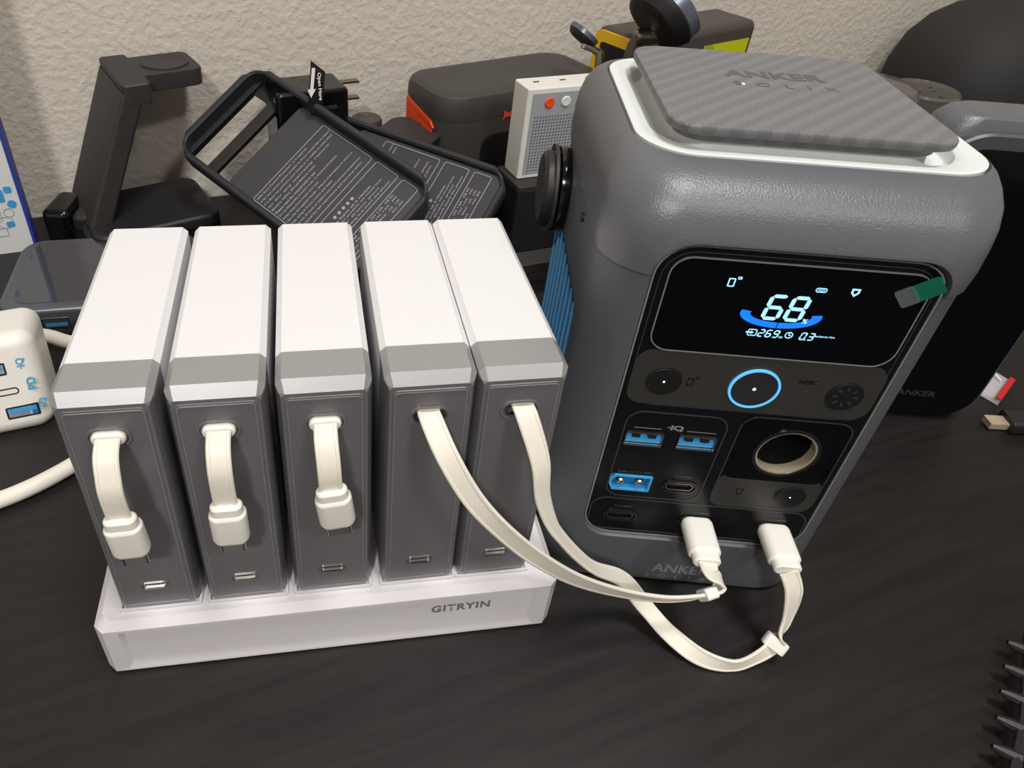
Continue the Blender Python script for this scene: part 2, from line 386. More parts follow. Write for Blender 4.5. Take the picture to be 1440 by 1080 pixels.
def build_pack(label, name='power_bank'):
    r = empty(name, (0, 0, ZB), label=label, cat='power bank', group='power banks in the white dock')
    G().loft([(oct_sec(.0006, .0935), None), (oct_sec(0, .0930), None), (oct_sec(0, .0139), None)]).obj('body', M_white, r, ang=20)
    def cp(): return G().loft([(oct_sec(0, .0137), None), (oct_sec(0, .0014), None), (oct_sec(.0015, -.0015, c=.0012, iz=.0036), None)])
    split_at(cp().obj('front_cap', M_silver, r, ang=20), .1004, True)
    cpo = split_at(cp().obj('front_housing', M_house, r, ang=20), .1004, False)
    F = T(.01285, 0, 0) @ FRONT
    fp = G().loft([(rr(.0236, .0966, .0016, 4, 0, .0508), .0005), (rr(.0236, .0966, .0016, 4, 0, .0508), .00165), (rr(.0234, .0964, .0015, 4, 0, .0508), .0018)], F).obj('face_plate', M_smoke, r)
    cpo2 = G().rring(.0226, .0955, .0014, .00028, .0016, .00200, F @ T(0, .0506, 0)).obj('face_frame', M_frame, r)
    # cable hole and usb-c port cut right through plate and cap
    for q in (fp, cpo):
        cut(q, G().plate(.0100, .0048, .0024, -.007, .004, 0, F @ T(-.0002, .0884, 0)), G().plate(.0092, .0030, .0015, -.004, .004, 0, F @ T(0, .0134, 0)))
    G().rring(.0128, .0074, .0037, .0007, .0016, .0024, F @ T(-.0002, .0884, 0), 10).obj('hole_ring', M_house, r)
    G().rring(.0108, .0056, .0028, .0005, .0016, .0022, F @ T(-.0002, .0884, 0), 10).obj('hole_ring', M_chrome, r)
    G().plate(.0100, .0048, .0024, -.0064, -.0060, 0, F @ T(-.0002, .0884, 0)).obj('hole_back', M_dark, r)
    pr = G().rring(.0100, .0038, .0019, .0005, -.003, .00225, F @ T(0, .0134, 0), 8).obj('usb_port', M_chrome, r)
    G().plate(.0064, .0007, .0002, .0010, .0014, 0, F @ T(0, .0134, 0)).obj('contact_tongue', M_ring, pr)
    G().plate(.0091, .0030, .0015, -.0002, .0012, 0, F @ T(0, .0134, 0)).obj('port_back', M_house, pr)
    return r
def connector_mesh(r):
    """usb-c plug standing along local -Z: collar at the top, body, metal tip"""
    return
def usb_plug(parent, M, tip=True, name='plug', L=0, k=1):
    """plug along +h of M (h=0 at the collar end, tip at the far end)"""
    p = G().loft([(rr(.0088, .0040, .0019, 5), 0), (rr(.0098, .0050, .0024, 5), .0006), (rr(.0100, .0052, .0025, 5), .0034), (rr(.0100, .0052, .0025, 5), .0038)], M).obj('plug_collar', M_plug, parent)
    b = G().loft([(rr(.0100, .0054, .0026, 5), .0036), (rr(.0114, .0066, .0030, 5), .0044), (rr(.0116, .0068, .0031, 5), .0050), (rr(.0116, .0068, .0031, 5), .0156 + L), (rr(.0106, .0058, .0027, 5), .0170 + L), (rr(.0094, .0046, .0022, 5), .0172 + L)], M).obj(name, M_plug, parent)
    if tip:
        t = G().loft([(rr(.0083, .0026, .0013, 5), .0170), (rr(.0083, .0026, .0013, 5), .0230), (rr(.0073, .0017, .0008, 5), .0230), (rr(.0073, .0017, .0008, 5), .0200)], M).obj('metal_tip', M_chrome, b)
    return b
X5 = (0, .03132, .06277, .09504, .12421)
labels = ['leftmost white power bank in the dock, short cable loop with its plug hanging free',
          'second power bank from the left in the dock, short cable loop hanging free',
          'middle power bank of the five, short cable loop with its plug hanging highest',
          'fourth power bank from the left, its flat cable plugged into the lit station',
          'rightmost power bank in the dock, its flat cable looping out across the desk']
proto = build_pack(labels[0])
packs = [proto]
for i in range(1, 5):
    r = proto.copy(); COL.objects.link(r); r.location = (X5[i], 0, ZB); r['label'] = labels[i]
    for ch in list(proto.children):
        c = ch.copy(); COL.objects.link(c); c.parent = r
        for g_ in ch.children: d = g_.copy(); COL.objects.link(d); d.parent = c
    packs.append(r)
# short captive cables of the first three; dx = sideways drift of the end, zl = height of the plug collar, yl = how far it stands off
for i, (dx, zc, yc, rx, ry) in enumerate(((.0005, .0655, -.0135, 2, -2), (.0002, .0665, -.0125, 1, 0), (.0008, .0700, -.0130, 3, -6))):
    r = packs[i]; x0 = .01265
    G().loft([(rr(.0098, .0046, .0022, 6, 0, 0), 0), (rr(.0098, .0046, .0022, 6), .0030), (rr(.0088, .0036, .0017, 6), .0036)], T(x0, 0, .0884) @ FRONT).obj('cable_collar', M_plug, r)
    P = [(x0, .002, .0886), (x0, -.0035, .0888), (x0, -.0085, .0868), (x0 + dx * .4, -.0118, .0820), (x0 + dx * .7, yc - .0003, .0760), (x0 + dx, yc, zc - .001)]
    Q = smooth_path(P, 7)
    G().ribbon(Q, [(1, 0, 0)] * len(Q), .0072, .0014).obj('cable', M_cable, r)
    MM = T(x0 + dx, yc, zc + .0005) @ Matrix.Rotation(R(ry), 4, 'Y') @ Matrix.Rotation(R(180 + rx), 4, 'X')
    usb_plug(r, MM)
# ---------------------------------------------------------------- power station
SY = R(-12.4585)
st = empty('power_station', (.223, .0066107, 0), (0, 0, SY), 'grey upright power station with a lit display reading 68 and a carbon patterned lid', 'power station')
def ssec(z, hw, v0, v1, r, n=10, cx=0): return ([(p[0], p[1], z) for p in rr(2 * hw, v1 - v0, r, n, cx, (v0 + v1) / 2)], None)
low = G().loft([ssec(.0003, .0535, .0010, .1180, .018, cx=-.001), ssec(.0010, .0565, -.0012, .1208, .019, cx=-.001), ssec(.0026, .0582, -.0022, .1220, .021, cx=-.001),
                ssec(.0120, .0594, -.0022, .1222, .021, cx=-.001), ssec(.1575, .0596, -.0022, .1222, .021, cx=-.001)]).obj('lower_body', M_statlow, st)
upp = G().loft([ssec(.1577, .0591, -.0020, .1215, .020, cx=-.001), ssec(.1581, .0602, -.0030, .1227, .0205, cx=-.001), ssec(.1640, .0605, -.0034, .1230, .0205, cx=-.001), ssec(.1720, .0605, -.0030, .1230, .0205, cx=-.001), ssec(.1780, .0604, -.0015, .1226, .0205, cx=-.0005),
                ssec(.1830, .0600, .0018, .1215, .0205, cx=.0004), ssec(.1868, .0590, .0066, .1190, .0200, cx=.0014), ssec(.1890, .0579, .0118, .1165, .0190, cx=.0026), ssec(.1900, .0566, .0166, .1140, .0180, cx=.0036),
                ssec(.1890, .0560, .0175, .1133, .0175, cx=.0038), ssec(.1840, .0555, .0180, .1128, .017, cx=.0038)]).obj('upper_shell', M_stat, st)
PW, PZ0, PZ1 = .0888, .0304, .1690
pc = (PZ0 + PZ1) / 2; ph = PZ1 - PZ0
def pk_cut(): return G().loft([(rr(PW + .0012, ph + .0012, .0120, 8, 0, pc), -.0035), (rr(PW + .0012, ph + .0012, .0120, 8, 0, pc), .0010), (rr(PW + .0030, ph + .0030, .0130, 8, 0, pc), .0028), (rr(PW + .0080, ph + .0080, .0150, 8, 0, pc), .0060)], FRONT)
cut(low, pk_cut()); cut(upp, pk_cut())
# left side grille pocket and fins
gr_v0, gr_v1, gr_z0, gr_z1 = .026, .110, .024, .1245
cut(low, G().plate(gr_v1 - gr_v0, gr_z1 - gr_z0, .004, .0588, .0640, 0, LEFT @ T(-(gr_v0 + gr_v1) / 2, (gr_z0 + gr_z1) / 2, 0)))
G().plate(gr_v1 - gr_v0, gr_z1 - gr_z0, .004, .0580, .0589, 0, LEFT @ T(-(gr_v0 + gr_v1) / 2, (gr_z0 + gr_z1) / 2, 0)).obj('grille_backing', M_finbg, st)
for i in range(9):
    v = .0335 + i * .0088
    G().plate(.0016, gr_z1 - gr_z0 - .0008, .0006, .0587, .0604, .0004, LEFT @ T(-v, (gr_z0 + gr_z1) / 2, 0), 2).obj('grille_fin', M_fin, st)
    G().add([(-.0608, v - .0022, gr_z1 - .0006), (-.0608, v + .0022, gr_z1 + .0014), (-.0596, v + .0022, gr_z1 + .0014), (-.0596, v - .0022, gr_z1 - .0006),
             (-.0608, v - .0022, gr_z1 - .0012), (-.0608, v + .0022, gr_z1 + .0008), (-.0596, v + .0022, gr_z1 + .0008), (-.0596, v - .0022, gr_z1 - .0012)],
            [(0, 1, 2, 3), (7, 6, 5, 4), (0, 4, 5, 1), (1, 5, 6, 2), (2, 6, 7, 3), (3, 7, 4, 0)]).obj('grille_notch', M_blk, st)
# white tray inside the rim and pedestal under the lid
def rimsec(q, z): return ssec(z, .0562 - q, .0172 + q, .1136 - q, .0178, cx=.0038)
G().loft([rimsec(.0006, .1836), rimsec(.0004, .1898), rimsec(.0004, .1902), rimsec(.0012, .1906), rimsec(.0056, .1902), rimsec(.0070, .1890), rimsec(.0078, .1862), rimsec(.0084, .1856), rimsec(.0150, .1854)]).obj('white_rim', M_rim, st)
G().loft([ssec(.1855, .0430, .0225, .1000, .010), ssec(.1875, .0410, .0245, .0980, .010), ssec(.1932, .0405, .0250, .0975, .010)]).obj('lid_pedestal', M_rim, st)
def lsec(q, z): return ssec(z, .0446 - q, .0198 + q, .1020 - q, .0095)
lid = G().loft([lsec(.0042, .1920), lsec(.0036, .1925), lsec(.0034, .1946), lsec(.0012, .1951), lsec(.0002, .1957), lsec(0, .1966), lsec(0, .1978), lsec(.0003, .1984), lsec(.0010, .1987)]).obj('lid', M_lid, st)
text('lid_lettering', 'ANKER', M_statlow, lid, T(.002, .0735, .19872), h=.0075, w=.036, bold=.02, ext=.00008)
text('lid_lettering', 'SOLIX', M_statlow, lid, T(.003, .0625, .19872), h=.0040, w=.036, space=2.4, ext=.00008)
G().loft([(circ(.00065, 8), .1987), (circ(.0004, 8), .1989)], T(-.012, .062, 0)).obj('lid_speck', M_led, lid)
# front panel
FP = FRONT
def V(u, z, h=0): return T(u, 0, z) if False else FRONT @ T(u, z, h)
pan = G().loft([(rr(PW, ph, .0116, 8, 0, pc), -.0033), (rr(PW, ph, .0116, 8, 0, pc), .0002), (rr(PW - .0012, ph - .0012, .0110, 8, 0, pc), .0006)], FRONT).obj('front_panel', M_blackp, st)
G().rring(PW + .0006, ph + .0006, .0118, .0006, -.001, .0009, V(0, pc)).obj('panel_edge', M_frame, st)
H = .0006
# recesses for the deep ports
sock_u, sock_z, sock_r = .0221, .0845, .0113
cut(pan, G().disc(sock_r, -.0100, .01, 0, V(sock_u, sock_z), 40),
    G().plate(.0143, .0066, .0006, -.0030, .01, 0, V(-.0309, .0857)), G().plate(.0143, .0066, .0006, -.0030, .01, 0, V(-.0114, .0857)),
    G().plate(.0165, .0092, .0010, -.0028, .01, 0, V(-.0306, .0612)),
    G().plate(.0112, .0042, .0021, -.0028, .01, 0, V(-.0114, .0612)), G().plate(.0112, .0042, .0021, -.0028, .01, 0, V(-.0305, .0413)),
    G().plate(.0112, .0042, .0021, -.0028, .01, 0, V(.0003, .0413)), G().plate(.0112, .0042, .0021, -.0028, .01, 0, V(.0312, .0413)))
cut(low, G().disc(sock_r - .0001, -.034, .0001, 0, V(sock_u, sock_z), 40))
# screen
scr = G().loft([(rr(.0800, .0362, .0065, 8, .0005, .1467), .0004), (rr(.0800, .0362, .0065, 8, .0005, .1467), .0009), (rr(.0796, .0358, .0063, 8, .0005, .1467), .0010)], FRONT).obj('display', M_gloss, st)
G().rring(.0808, .0370, .0069, .0004, .0004, .0011, V(.0005, .1467)).obj('display_edge', M_frame, scr)
G().rring(.0846, .0640, .0100, .0003, .0004, .0007, V(0, .1350)).obj('panel_outline', M_line, st)
HS = .00102
SEG = {'0': 'abcdef', '1': 'bc', '2': 'abged', '3': 'abgcd', '6': 'afgedc', '8': 'abcdefg', '9': 'abcdfg'}
def seg7(g, ch, x, z, w, h, t, sl=.16, M=FRONT, z0=HS):
    gp = t * .12; hh = h / 2
    def quad(pts): g.loft([([(x + a + b * sl, z + b) for a, b in pts], z0), ([(x + a + b * sl, z + b) for a, b in pts], z0 + .00006)], M)
    def hz(y): quad([(t * .5 + gp, y), (t + gp, y - t / 2), (w - t - gp, y - t / 2), (w - t * .5 - gp, y), (w - t - gp, y + t / 2), (t + gp, y + t / 2)])
    def vt(xx, y0, y1): quad([(xx, y0 + t * .5 + gp), (xx + t / 2, y0 + t + gp), (xx + t / 2, y1 - t - gp), (xx, y1 - t * .5 - gp), (xx - t / 2, y1 - t - gp), (xx - t / 2, y0 + t + gp)])
    s = SEG[ch]
    if 'a' in s: hz(h - t / 2)
    if 'g' in s: hz(hh)
    if 'd' in s: hz(t / 2)
    if 'f' in s: vt(t / 2, hh - t / 2, h)
    if 'b' in s: vt(w - t / 2, hh - t / 2, h)
    if 'e' in s: vt(t / 2, 0, hh + t / 2)
    if 'c' in s: vt(w - t / 2, 0, hh + t / 2)
g = G(); seg7(g, '6', -.0073, .1440, .0060, .0100, .0013, .10); seg7(g, '8', -.0003, .1440, .0060, .0100, .0013, .10); g.obj('battery_percentage', M_lcdw, scr, smooth=False)
text('percent_sign', '%', M_lcdw, scr, V(.0072, .1446, HS), h=.0019, shear=.1, bold=.02)
g = G(); n = 30; ang = [R(168 + (372 - 168) * i / n) for i in range(n + 1)]
for a, b in zip(ang[:-1], ang[1:]):
    mid = (a + b) / 2
    if abs(math.degrees(mid) - 270) < 2.0 : pass
    P = []
    for q, (A, B) in ((a, (.0130, .0052)), (b, (.0130, .0052)), (b, (.0098, .0030)), (a, (.0098, .0030))): P.append((-.0009 + A * math.cos(q), .1462 + B * math.sin(q)))
    g.loft([(P, HS - .00001), (P, HS + .00003)], FRONT)
g.obj('battery_arc', M_lcdb, scr, smooth=False)
g = G(); g.box(-.0010, -.0008, -.0012, -.0010, .1408, .1434); g.obj('arc_mark', M_gloss, scr)
g = G(); x = -.0060
for ch in '269': seg7(g, ch, x, .1371, .0019, .0031, .0004, .18); x += .0024
x = .0076
for ch in '03': seg7(g, ch, x, .1371, .0019, .0031, .0004, .18); x += .0024 if ch != '0' else .0026
g.loft([(rr(.0004, .0004, .0001, 1, .00975, .1372), HS), (rr(.0004, .0004, .0001, 1, .00975, .1372), HS + .00005)], FRONT)
g.obj('power_figures', M_lcdw, scr, smooth=False)
text('watt_sign', 'W', M_lcdw, scr, V(.0018, .1375, HS), h=.0009, bold=.02)
text('recharge_lettering', 'Recharge Hrs', M_lcdw, scr, V(.0155, .1390, HS), h=.0010, w=.0068, bold=.02)
g = G(); g.rring(.0026, .0026, .0013, .0003, HS, HS + .00005, V(.0042, .1386), 8); g.loft([(rr(.0003, .0011, .0001, 1, .0042, .1390), HS), (rr(.0003, .0011, .0001, 1, .0042, .1390), HS + .00005)], FRONT); g.loft([(rr(.0008, .0003, .0001, 1, .0045, .1385), HS), (rr(.0008, .0003, .0001, 1, .0045, .1385), HS + .00005)], FRONT); g.obj('clock_icon', M_lcdw, scr, smooth=False)
g = G(); g.rring(.0030, .0027, .0006, .0003, HS, HS + .00005, V(-.0077, .1386)); g.loft([([(-.0098, .1384), (-.0082, .1384), (-.0082, .1379), (-.0073, .13865), (-.0082, .1394), (-.0082, .1389), (-.0098, .1389)], HS + .00006), ([(-.0098, .1384), (-.0082, .1384), (-.0082, .1379), (-.0073, .13865), (-.0082, .1394), (-.0082, .1389), (-.0098, .1389)], HS + .0001)], FRONT); g.obj('input_icon', M_lcdw, scr, smooth=False)
g = G(); g.rring(.0022, .0032, .0004, .0004, HS, HS + .00005, V(-.0200, .1571)); g.rring(.0013, .0010, .0003, .0003, HS, HS + .00005, V(-.0178, .1589)); g.obj('phone_icon', M_lcdw, scr, smooth=False)
g = G(); g.rring(.0036, .0017, .00085, .0003, HS, HS + .00005, V(.0080, .1568), 8); g.rring(.0022, .0006, .0003, .00014, HS, HS + .00005, V(.0080, .1568), 4); g.obj('port_icon', M_lcdw, scr, smooth=False)
g = G(); g.ring([(.0171 + a, .1571 + b) for a, b in ((0, .0012), (.0026, .0012), (.0026, -.0004), (.0013, -.0018), (0, -.0004))], [(.0171 + a, .1571 + b) for a, b in ((.0006, .0006), (.0020, .0006), (.0020, -.0002), (.0013, -.0009), (.0006, -.0002))], HS, HS + .00005, FRONT); g.obj('shield_icon', M_lcdw, scr, smooth=False)
# olive control strip
ol = G().loft([(rr(.0850, .0246, .0060, 8, .0003, .1158), .0004), (rr(.0850, .0246, .0060, 8, .0003, .1158), .0008)], FRONT).obj('control_strip', M_olive, st)
def button(u, z, r, m=M_btn, ringm=M_ring, led=None, name='round_button'):
    b = G().loft([(circ(r, 40), .0007), (circ(r, 40), .0011), (circ(r - .0003, 40), .0013)], V(u, z)).obj(name, m, st)
    G().ring(circ(r + .0003, 40), circ(r, 40), .0006, .0012, V(u, z)).obj('button_ring', ringm, b)
    if led: G().disc(led, .0013, .00136, 0, V(u, z), 16).obj('button_led', M_led, b)
    return b
button(-.0306, .1146, .0058, led=.0004)
button(.0318, .1144, .0059)
button(.0316, .0611, .0056, led=.0003)
pb = button(.0006, .1146, .0079, M_brush, M_brush, .0006, 'power_button')
G().ring(circ(.0087, 48), circ(.0079, 48), .0008, .0015, V(.0006, .1146)).obj('light_ring', M_ledring, pb)
g = G(); g.rring(.0022, .0034, .0003, .00035, .0008, .00086, V(-.0216, .1151)); g.rring(.0012, .0012, .0003, .0003, .0008, .00086, V(-.0195, .1171)); g.obj('phone_glyph', M_blackp, st, smooth=False)
text('reset_lettering', 'RESET', M_blackp, st, V(.0181, .1192, .0008), h=.0016, w=.0068, bold=.02)
G().disc(.0006, .0007, .0009, 0, V(.0181, .1148), 12).obj('reset_hole', M_chrome, st)
g = G()
for k in range(8): g.plate(.0007, .0018, .0002, .0013, .00136, 0, V(.0318, .1144) @ Matrix.Rotation(R(45 * k), 4, 'Z') @ T(0, .0036, 0), 2)
g.obj('lamp_glyph', M_line, st)
# framed groups
G().rring(.0372, .0466, .0062, .0005, .0004, .0008, V(-.0208, .0763), 8).obj('usb_frame', M_line, st)
G().rring(.0866, .0196, .0062, .0005, .0004, .0008, V(0, .0419), 8).obj('usbc_frame', M_line, st)
ob = G().loft([(rr(.0400, .0190, .0055, 8, .0218, .0616), .0004), (rr(.0400, .0190, .0055, 8, .0218, .0616), .00075)], FRONT).obj('car_port_strip', M_olive, st)
g = G().loft([(rr(.0400, .0330, .0055, 8, .0218, .0854), .0004), (rr(.0400, .0330, .0055, 8, .0218, .0854), .0008)], FRONT).obj('car_port_field', M_gloss, st)
cut(g, G().disc(sock_r, -.0100, .01, 0, V(sock_u, sock_z), 40))
G().rring(.0404, .0482, .0060, .0005, .0006, .0009, V(.0218, .0775), 8).obj('car_port_frame', M_line, st)
g = G(); g.ring(circ(sock_r + .0009, 48), circ(sock_r - .0003, 48), .0006, .0014, V(sock_u, sock_z)); g.obj('car_port_ring', M_ring, st)
g = G(); g.ring(circ(sock_r - .0002, 48), circ(sock_r - .0010, 48), -.0032, .0010, V(sock_u, sock_z)); sk = g.obj('car_port_barrel', M_gold, st)
G().ring(circ(sock_r - .0002, 48), circ(sock_r - .0012, 48), -.021, -.0033, V(sock_u, sock_z)).obj('barrel_inner', M_dark, sk)
G().disc(sock_r - .0005, -.0215, -.0205, 0, V(sock_u, sock_z)).obj('barrel_floor', M_dark, sk)
G().disc(.0022, -.0205, -.0175, .0006, V(sock_u, sock_z), 20).obj('centre_contact', M_ring, sk)
g = G().ring([(.0102, .0632), (.0133, .0632), (.0128, .0605), (.0112, .0594)], [(.0107, .0628), (.0128, .0628), (.0124, .0608), (.0113, .0600)], .00075, .0008, FRONT).obj('lamp_mark', M_blackp, st, smooth=False)
# usb-a ports
for u in (-.0309, -.0114):
    f = G().rring(.0141, .0064, .0007, .0004, -.0030, .0011, V(u, .0857)).obj('usb_a_port', M_steel, st)
    G().box(u - .0066, u + .0066, -.0004, .0026, .0836, .0862).obj('port_tongue', M_usb, f)
    G().box(u - .0066, u + .0066, .0008, .0026, .0862, .0886).obj('port_back', M_usb, f)
    G().box(u - .0069, u + .0069, -.0014, -.0002, .0824, .0833).obj('port_lip', M_chrome, f)
    g = G()
    for s in (-.0045, .0014): g.box(u + s, u + s + .0028, -.0012, .0024, .0866, .0886)
    g.obj('port_spring', M_dark, f)
text('port_lettering', '·IQ', M_print, st, V(-.0208, .0924, .0008), h=.0030, bold=.05, w=.0060)
g = G(); g.plate(.0102, .00025, .0001, .0008, .00086, 0, V(-.0306, .0914), 1); g.plate(.0108, .00025, .0001, .0008, .00086, 0, V(-.0110, .0914), 1); g.obj('port_rule', M_print, st)
# blue two pin connector
xo = [(-.0389, .0605), (-.0389, .0630), (-.0371, .0654), (-.0226, .0654), (-.0226, .0570), (-.0372, .0570)]
xi = [(-.0379, .0608), (-.0379, .0627), (-.0366, .0646), (-.0235, .0646), (-.0235, .0578), (-.0367, .0578)]
xt = G().ring(xo, xi, -.0028, .0012, FRONT).obj('solar_port', M_usb, st, smooth=False)
G().poly(xi, -.0028, -.0015, FRONT).obj('port_floor', M_usbd, xt, smooth=False)
for u in (-.0344, -.0270): G().lathe([(.0016, -.0015), (.0016, .0006), (.0011, .0012), (.0003, .0014)], V(u, .0614), 18).obj('contact_pin', M_chrome, xt)
text('port_lettering', 'Solar In 11-28V', M_printd, st, V(-.0300, .0676, .0008), h=.0011, w=.0135)
text('port_lettering', 'C4:15W', M_printd, st, V(-.0112, .0672, .0008), h=.0011, w=.0062)
text('port_lettering', 'C1:100W', M_printd, st, V(-.0301, .0471, .0008), h=.0011, w=.0070)
text('port_lettering', 'C2:140W', M_printd, st, V(.0007, .0469, .0008), h=.0011, w=.0070)
text('port_lettering', 'C3:140W', M_printd, st, V(.0316, .0466, .0008), h=.0011, w=.0070)
for u, z in ((-.0114, .0612), (-.0305, .0413), (.0003, .0413), (.0312, .0413)):
    f = G().rring(.0136, .0066, .0033, .0007, .0003, .0012, V(u, z), 8).obj('usb_c_port', M_ring, st)
    G().rring(.0108, .0038, .0019, .0004, -.0028, .0009, V(u, z), 8).obj('port_shell', M_steel, f)
    G().plate(.0070, .0008, .0002, -.0027, .0002, 0, V(u, z), 2).obj('port_tongue', M_dark, f)
text('brand_lettering', 'ΛNKER', M_print, st, FRONT @ T(.0005, .0128, .0021), h=.0052, w=.0230, bold=.025) if False else None
# lettering low on the front, on the curved foot of the body
def foot_text(s, z, h, w, space=1, bold=.02, m=M_print, u=0):
    o = text('brand_lettering', s, m, st, FRONT @ T(u, z, 0), h=h, w=w, bold=bold, space=space)
    for v in o.data.vertices:
        zz = v.co.z
        pts = [(.0003, .0010), (.0010, -.0012), (.0026, -.0022), (.0600, -.0022)]
        for (z0, y0), (z1, y1) in zip(pts[:-1], pts[1:]):
            if z0 <= zz <= z1: v.co.y = y0 + (y1 - y0) * (zz - z0) / (z1 - z0) - .0001
    return o
foot_text('ANKER', .0108, .0058, .0245, bold=.02, u=.0020)
foot_text('SOLIX', .0050, .0024, .0265, space=2.6, bold=.015, m=M_print, u=.0010)
# green pull tab of a protective film on the display corner
tb = G().loft([(rr(.0080, .0070, .0009, 3), 0), (rr(.0080, .0070, .0009, 3), .0002)], V(.0386, .1612, .0024) @ Matrix.Rotation(R(41), 4, 'Z') @ Matrix.Rotation(R(-8), 4, 'Y')).obj('film_tab', M_green, st)
tb['label'] = 'small green pull tab'
G().loft([(rr(.0056, .0074, .0008, 3), 0), (rr(.0056, .0074, .0008, 3), .00015)], V(.0340, .1572, .0016) @ Matrix.Rotation(R(41), 4, 'Z') @ Matrix.Rotation(R(-8), 4, 'Y')).obj('film_corner', M_glassf, tb)
# round black knob standing off the left side
kb = G().lathe([(.0120, .0585), (.0160, .0600), (.0184, .0612), (.0188, .0630), (.0184, .0648), (.0168, .0656), (.0120, .0658)], LEFT @ T(-.097, .1370, 0)).obj('side_knob', M_blkgl, st)
kb['label'] = 'round black knob'
G().ring(circ(.0190, 48), circ(.0170, 48), .0660, .0674, LEFT @ T(-.097, .1370, 0)).obj('knob_ring', M_blk2, kb)
G().lathe([(.0164, .0674), (.0164, .0700), (.0146, .0716), (.0090, .0718)], LEFT @ T(-.097, .1370, 0)).obj('knob_cap', M_blk, kb)
G().disc(.0018, .0600, .0616, .0002, LEFT @ T(-.044, .1520, 0), 16).obj('side_screw', M_dark, st)
# ---------------------------------------------------------------- captive cables from packs 4 and 5 to the station
stM = Matrix.Translation((.223, .0066107, 0)) @ Matrix.Rotation(SY, 4, 'Z')
def stp(u, v, z): return stM @ Vector((u, v, z))
def long_cable(pack, P, Wd, clip_i, clipw, u):
    off = T(*(-pack.location))
    Q, V_ = smooth_path(P, 9, Wd)
    G().ribbon(Q, V_, .0072, .0014, off).obj('cable', M_cable, pack)
    i = clip_i * 9; tan = (Q[i + 1] - Q[i - 1]).normalized(); wd = V_[i]; wd = (wd - tan * wd.dot(tan)).normalized(); nn = tan.cross(wd)
    Mx = Matrix((( wd.x, nn.x, tan.x, Q[i].x), (wd.y, nn.y, tan.y, Q[i].y), (wd.z, nn.z, tan.z, Q[i].z), (0, 0, 0, 1)))
    G().plate(.0094, .0046, .0016, -.0026, .0026, .0006, off @ Mx, 4).obj('cable_clip', M_plug, pack)
    usb_plug(pack, off @ stM @ T(u, 0, .0413) @ Matrix.Rotation(R(-90), 4, 'X') @ Matrix.Diagonal((1.08, 1.1, 1, 1)) @ T(0, 0, -.0208), L=.0028)
X4, X5_ = X5[3] + .0125, X5[4] + .0125
from_st = lambda u, v, z: tuple(stp(u, v, z))

P4 = [(.1076, .003, .1200), (.1077, -.0045, .1210), (.1122, -.0135, .1124), (.1200, -.0190, .0989), (.1299, -.0220, .0861), (.1439, -.0230, .0700),
      (.1612, -.0219, .0530), (.1805, -.0209, .0400), (.1985, -.0219, .0340), (.2110, -.0223, .0330), (.2178, -.0216, .0333), (.2218, -.0208, .0345), (.2236, -.0196, .0368), (.2216, -.0190, .0395), (.2186, -.0178, .0411), (.2192, -.0138, .0413)]
W4 = [(1, 0, 0), (1, 0, 0), (1, -.1, .15), (1, -.1, .4), (.8, -.15, .6), (.55, -.1, .8), (.3, -.2, .95), (.1, -.3, 1), (0, -.35, 1), (0, -.4, 1), (0, -.5, .9), (-.05, -.75, .5), (-.2, -.9, .2), (-.5, -.8, .3), (-.85, -.1, .3), (-1, .2, 0)]
long_cable(packs[3], P4, W4, 10, .009, .0005)
P5 = [(.1374, .003, .1200), (.1382, -.0045, .1200), (.1429, -.0120, .1056), (.1455, -.0148, .0900), (.1534, -.0154, .0720), (.1703, -.0136, .0480),
      (.1883, -.0097, .0300), (.2007, -.0114, .0130), (.2095, -.0212, .0062), (.2188, -.0316, .0046), (.2302, -.0362, .0042), (.2409, -.0349, .0058), (.2486, -.0324, .0100), (.2528, -.0281, .0200), (.2522, -.0250, .0330), (.2494, -.0212, .0411)]
W5 = [(1, 0, 0), (1, 0, 0), (.9, .3, -.1), (.75, .5, -.35), (.5, .55, -.6), (.5, .5, -.6), (.7, .4, -.5), (1, .3, -.1), (.85, .45, .25), (.45, .3, .8), (.05, .05, 1), (0, .25, .95), (.3, .5, .75), (.85, .45, .3), (1, -.1, 0), (1, -.22, 0)]
long_cable(packs[4], P5, W5, 12, .009, .0315)

# ---------------------------------------------------------------- things behind and around
def wempty(name, u, d, z, yaw, label, cat, group=None):
    return empty(name, wf(u, d, z), (0, 0, WY + R(yaw)), label, cat, group)

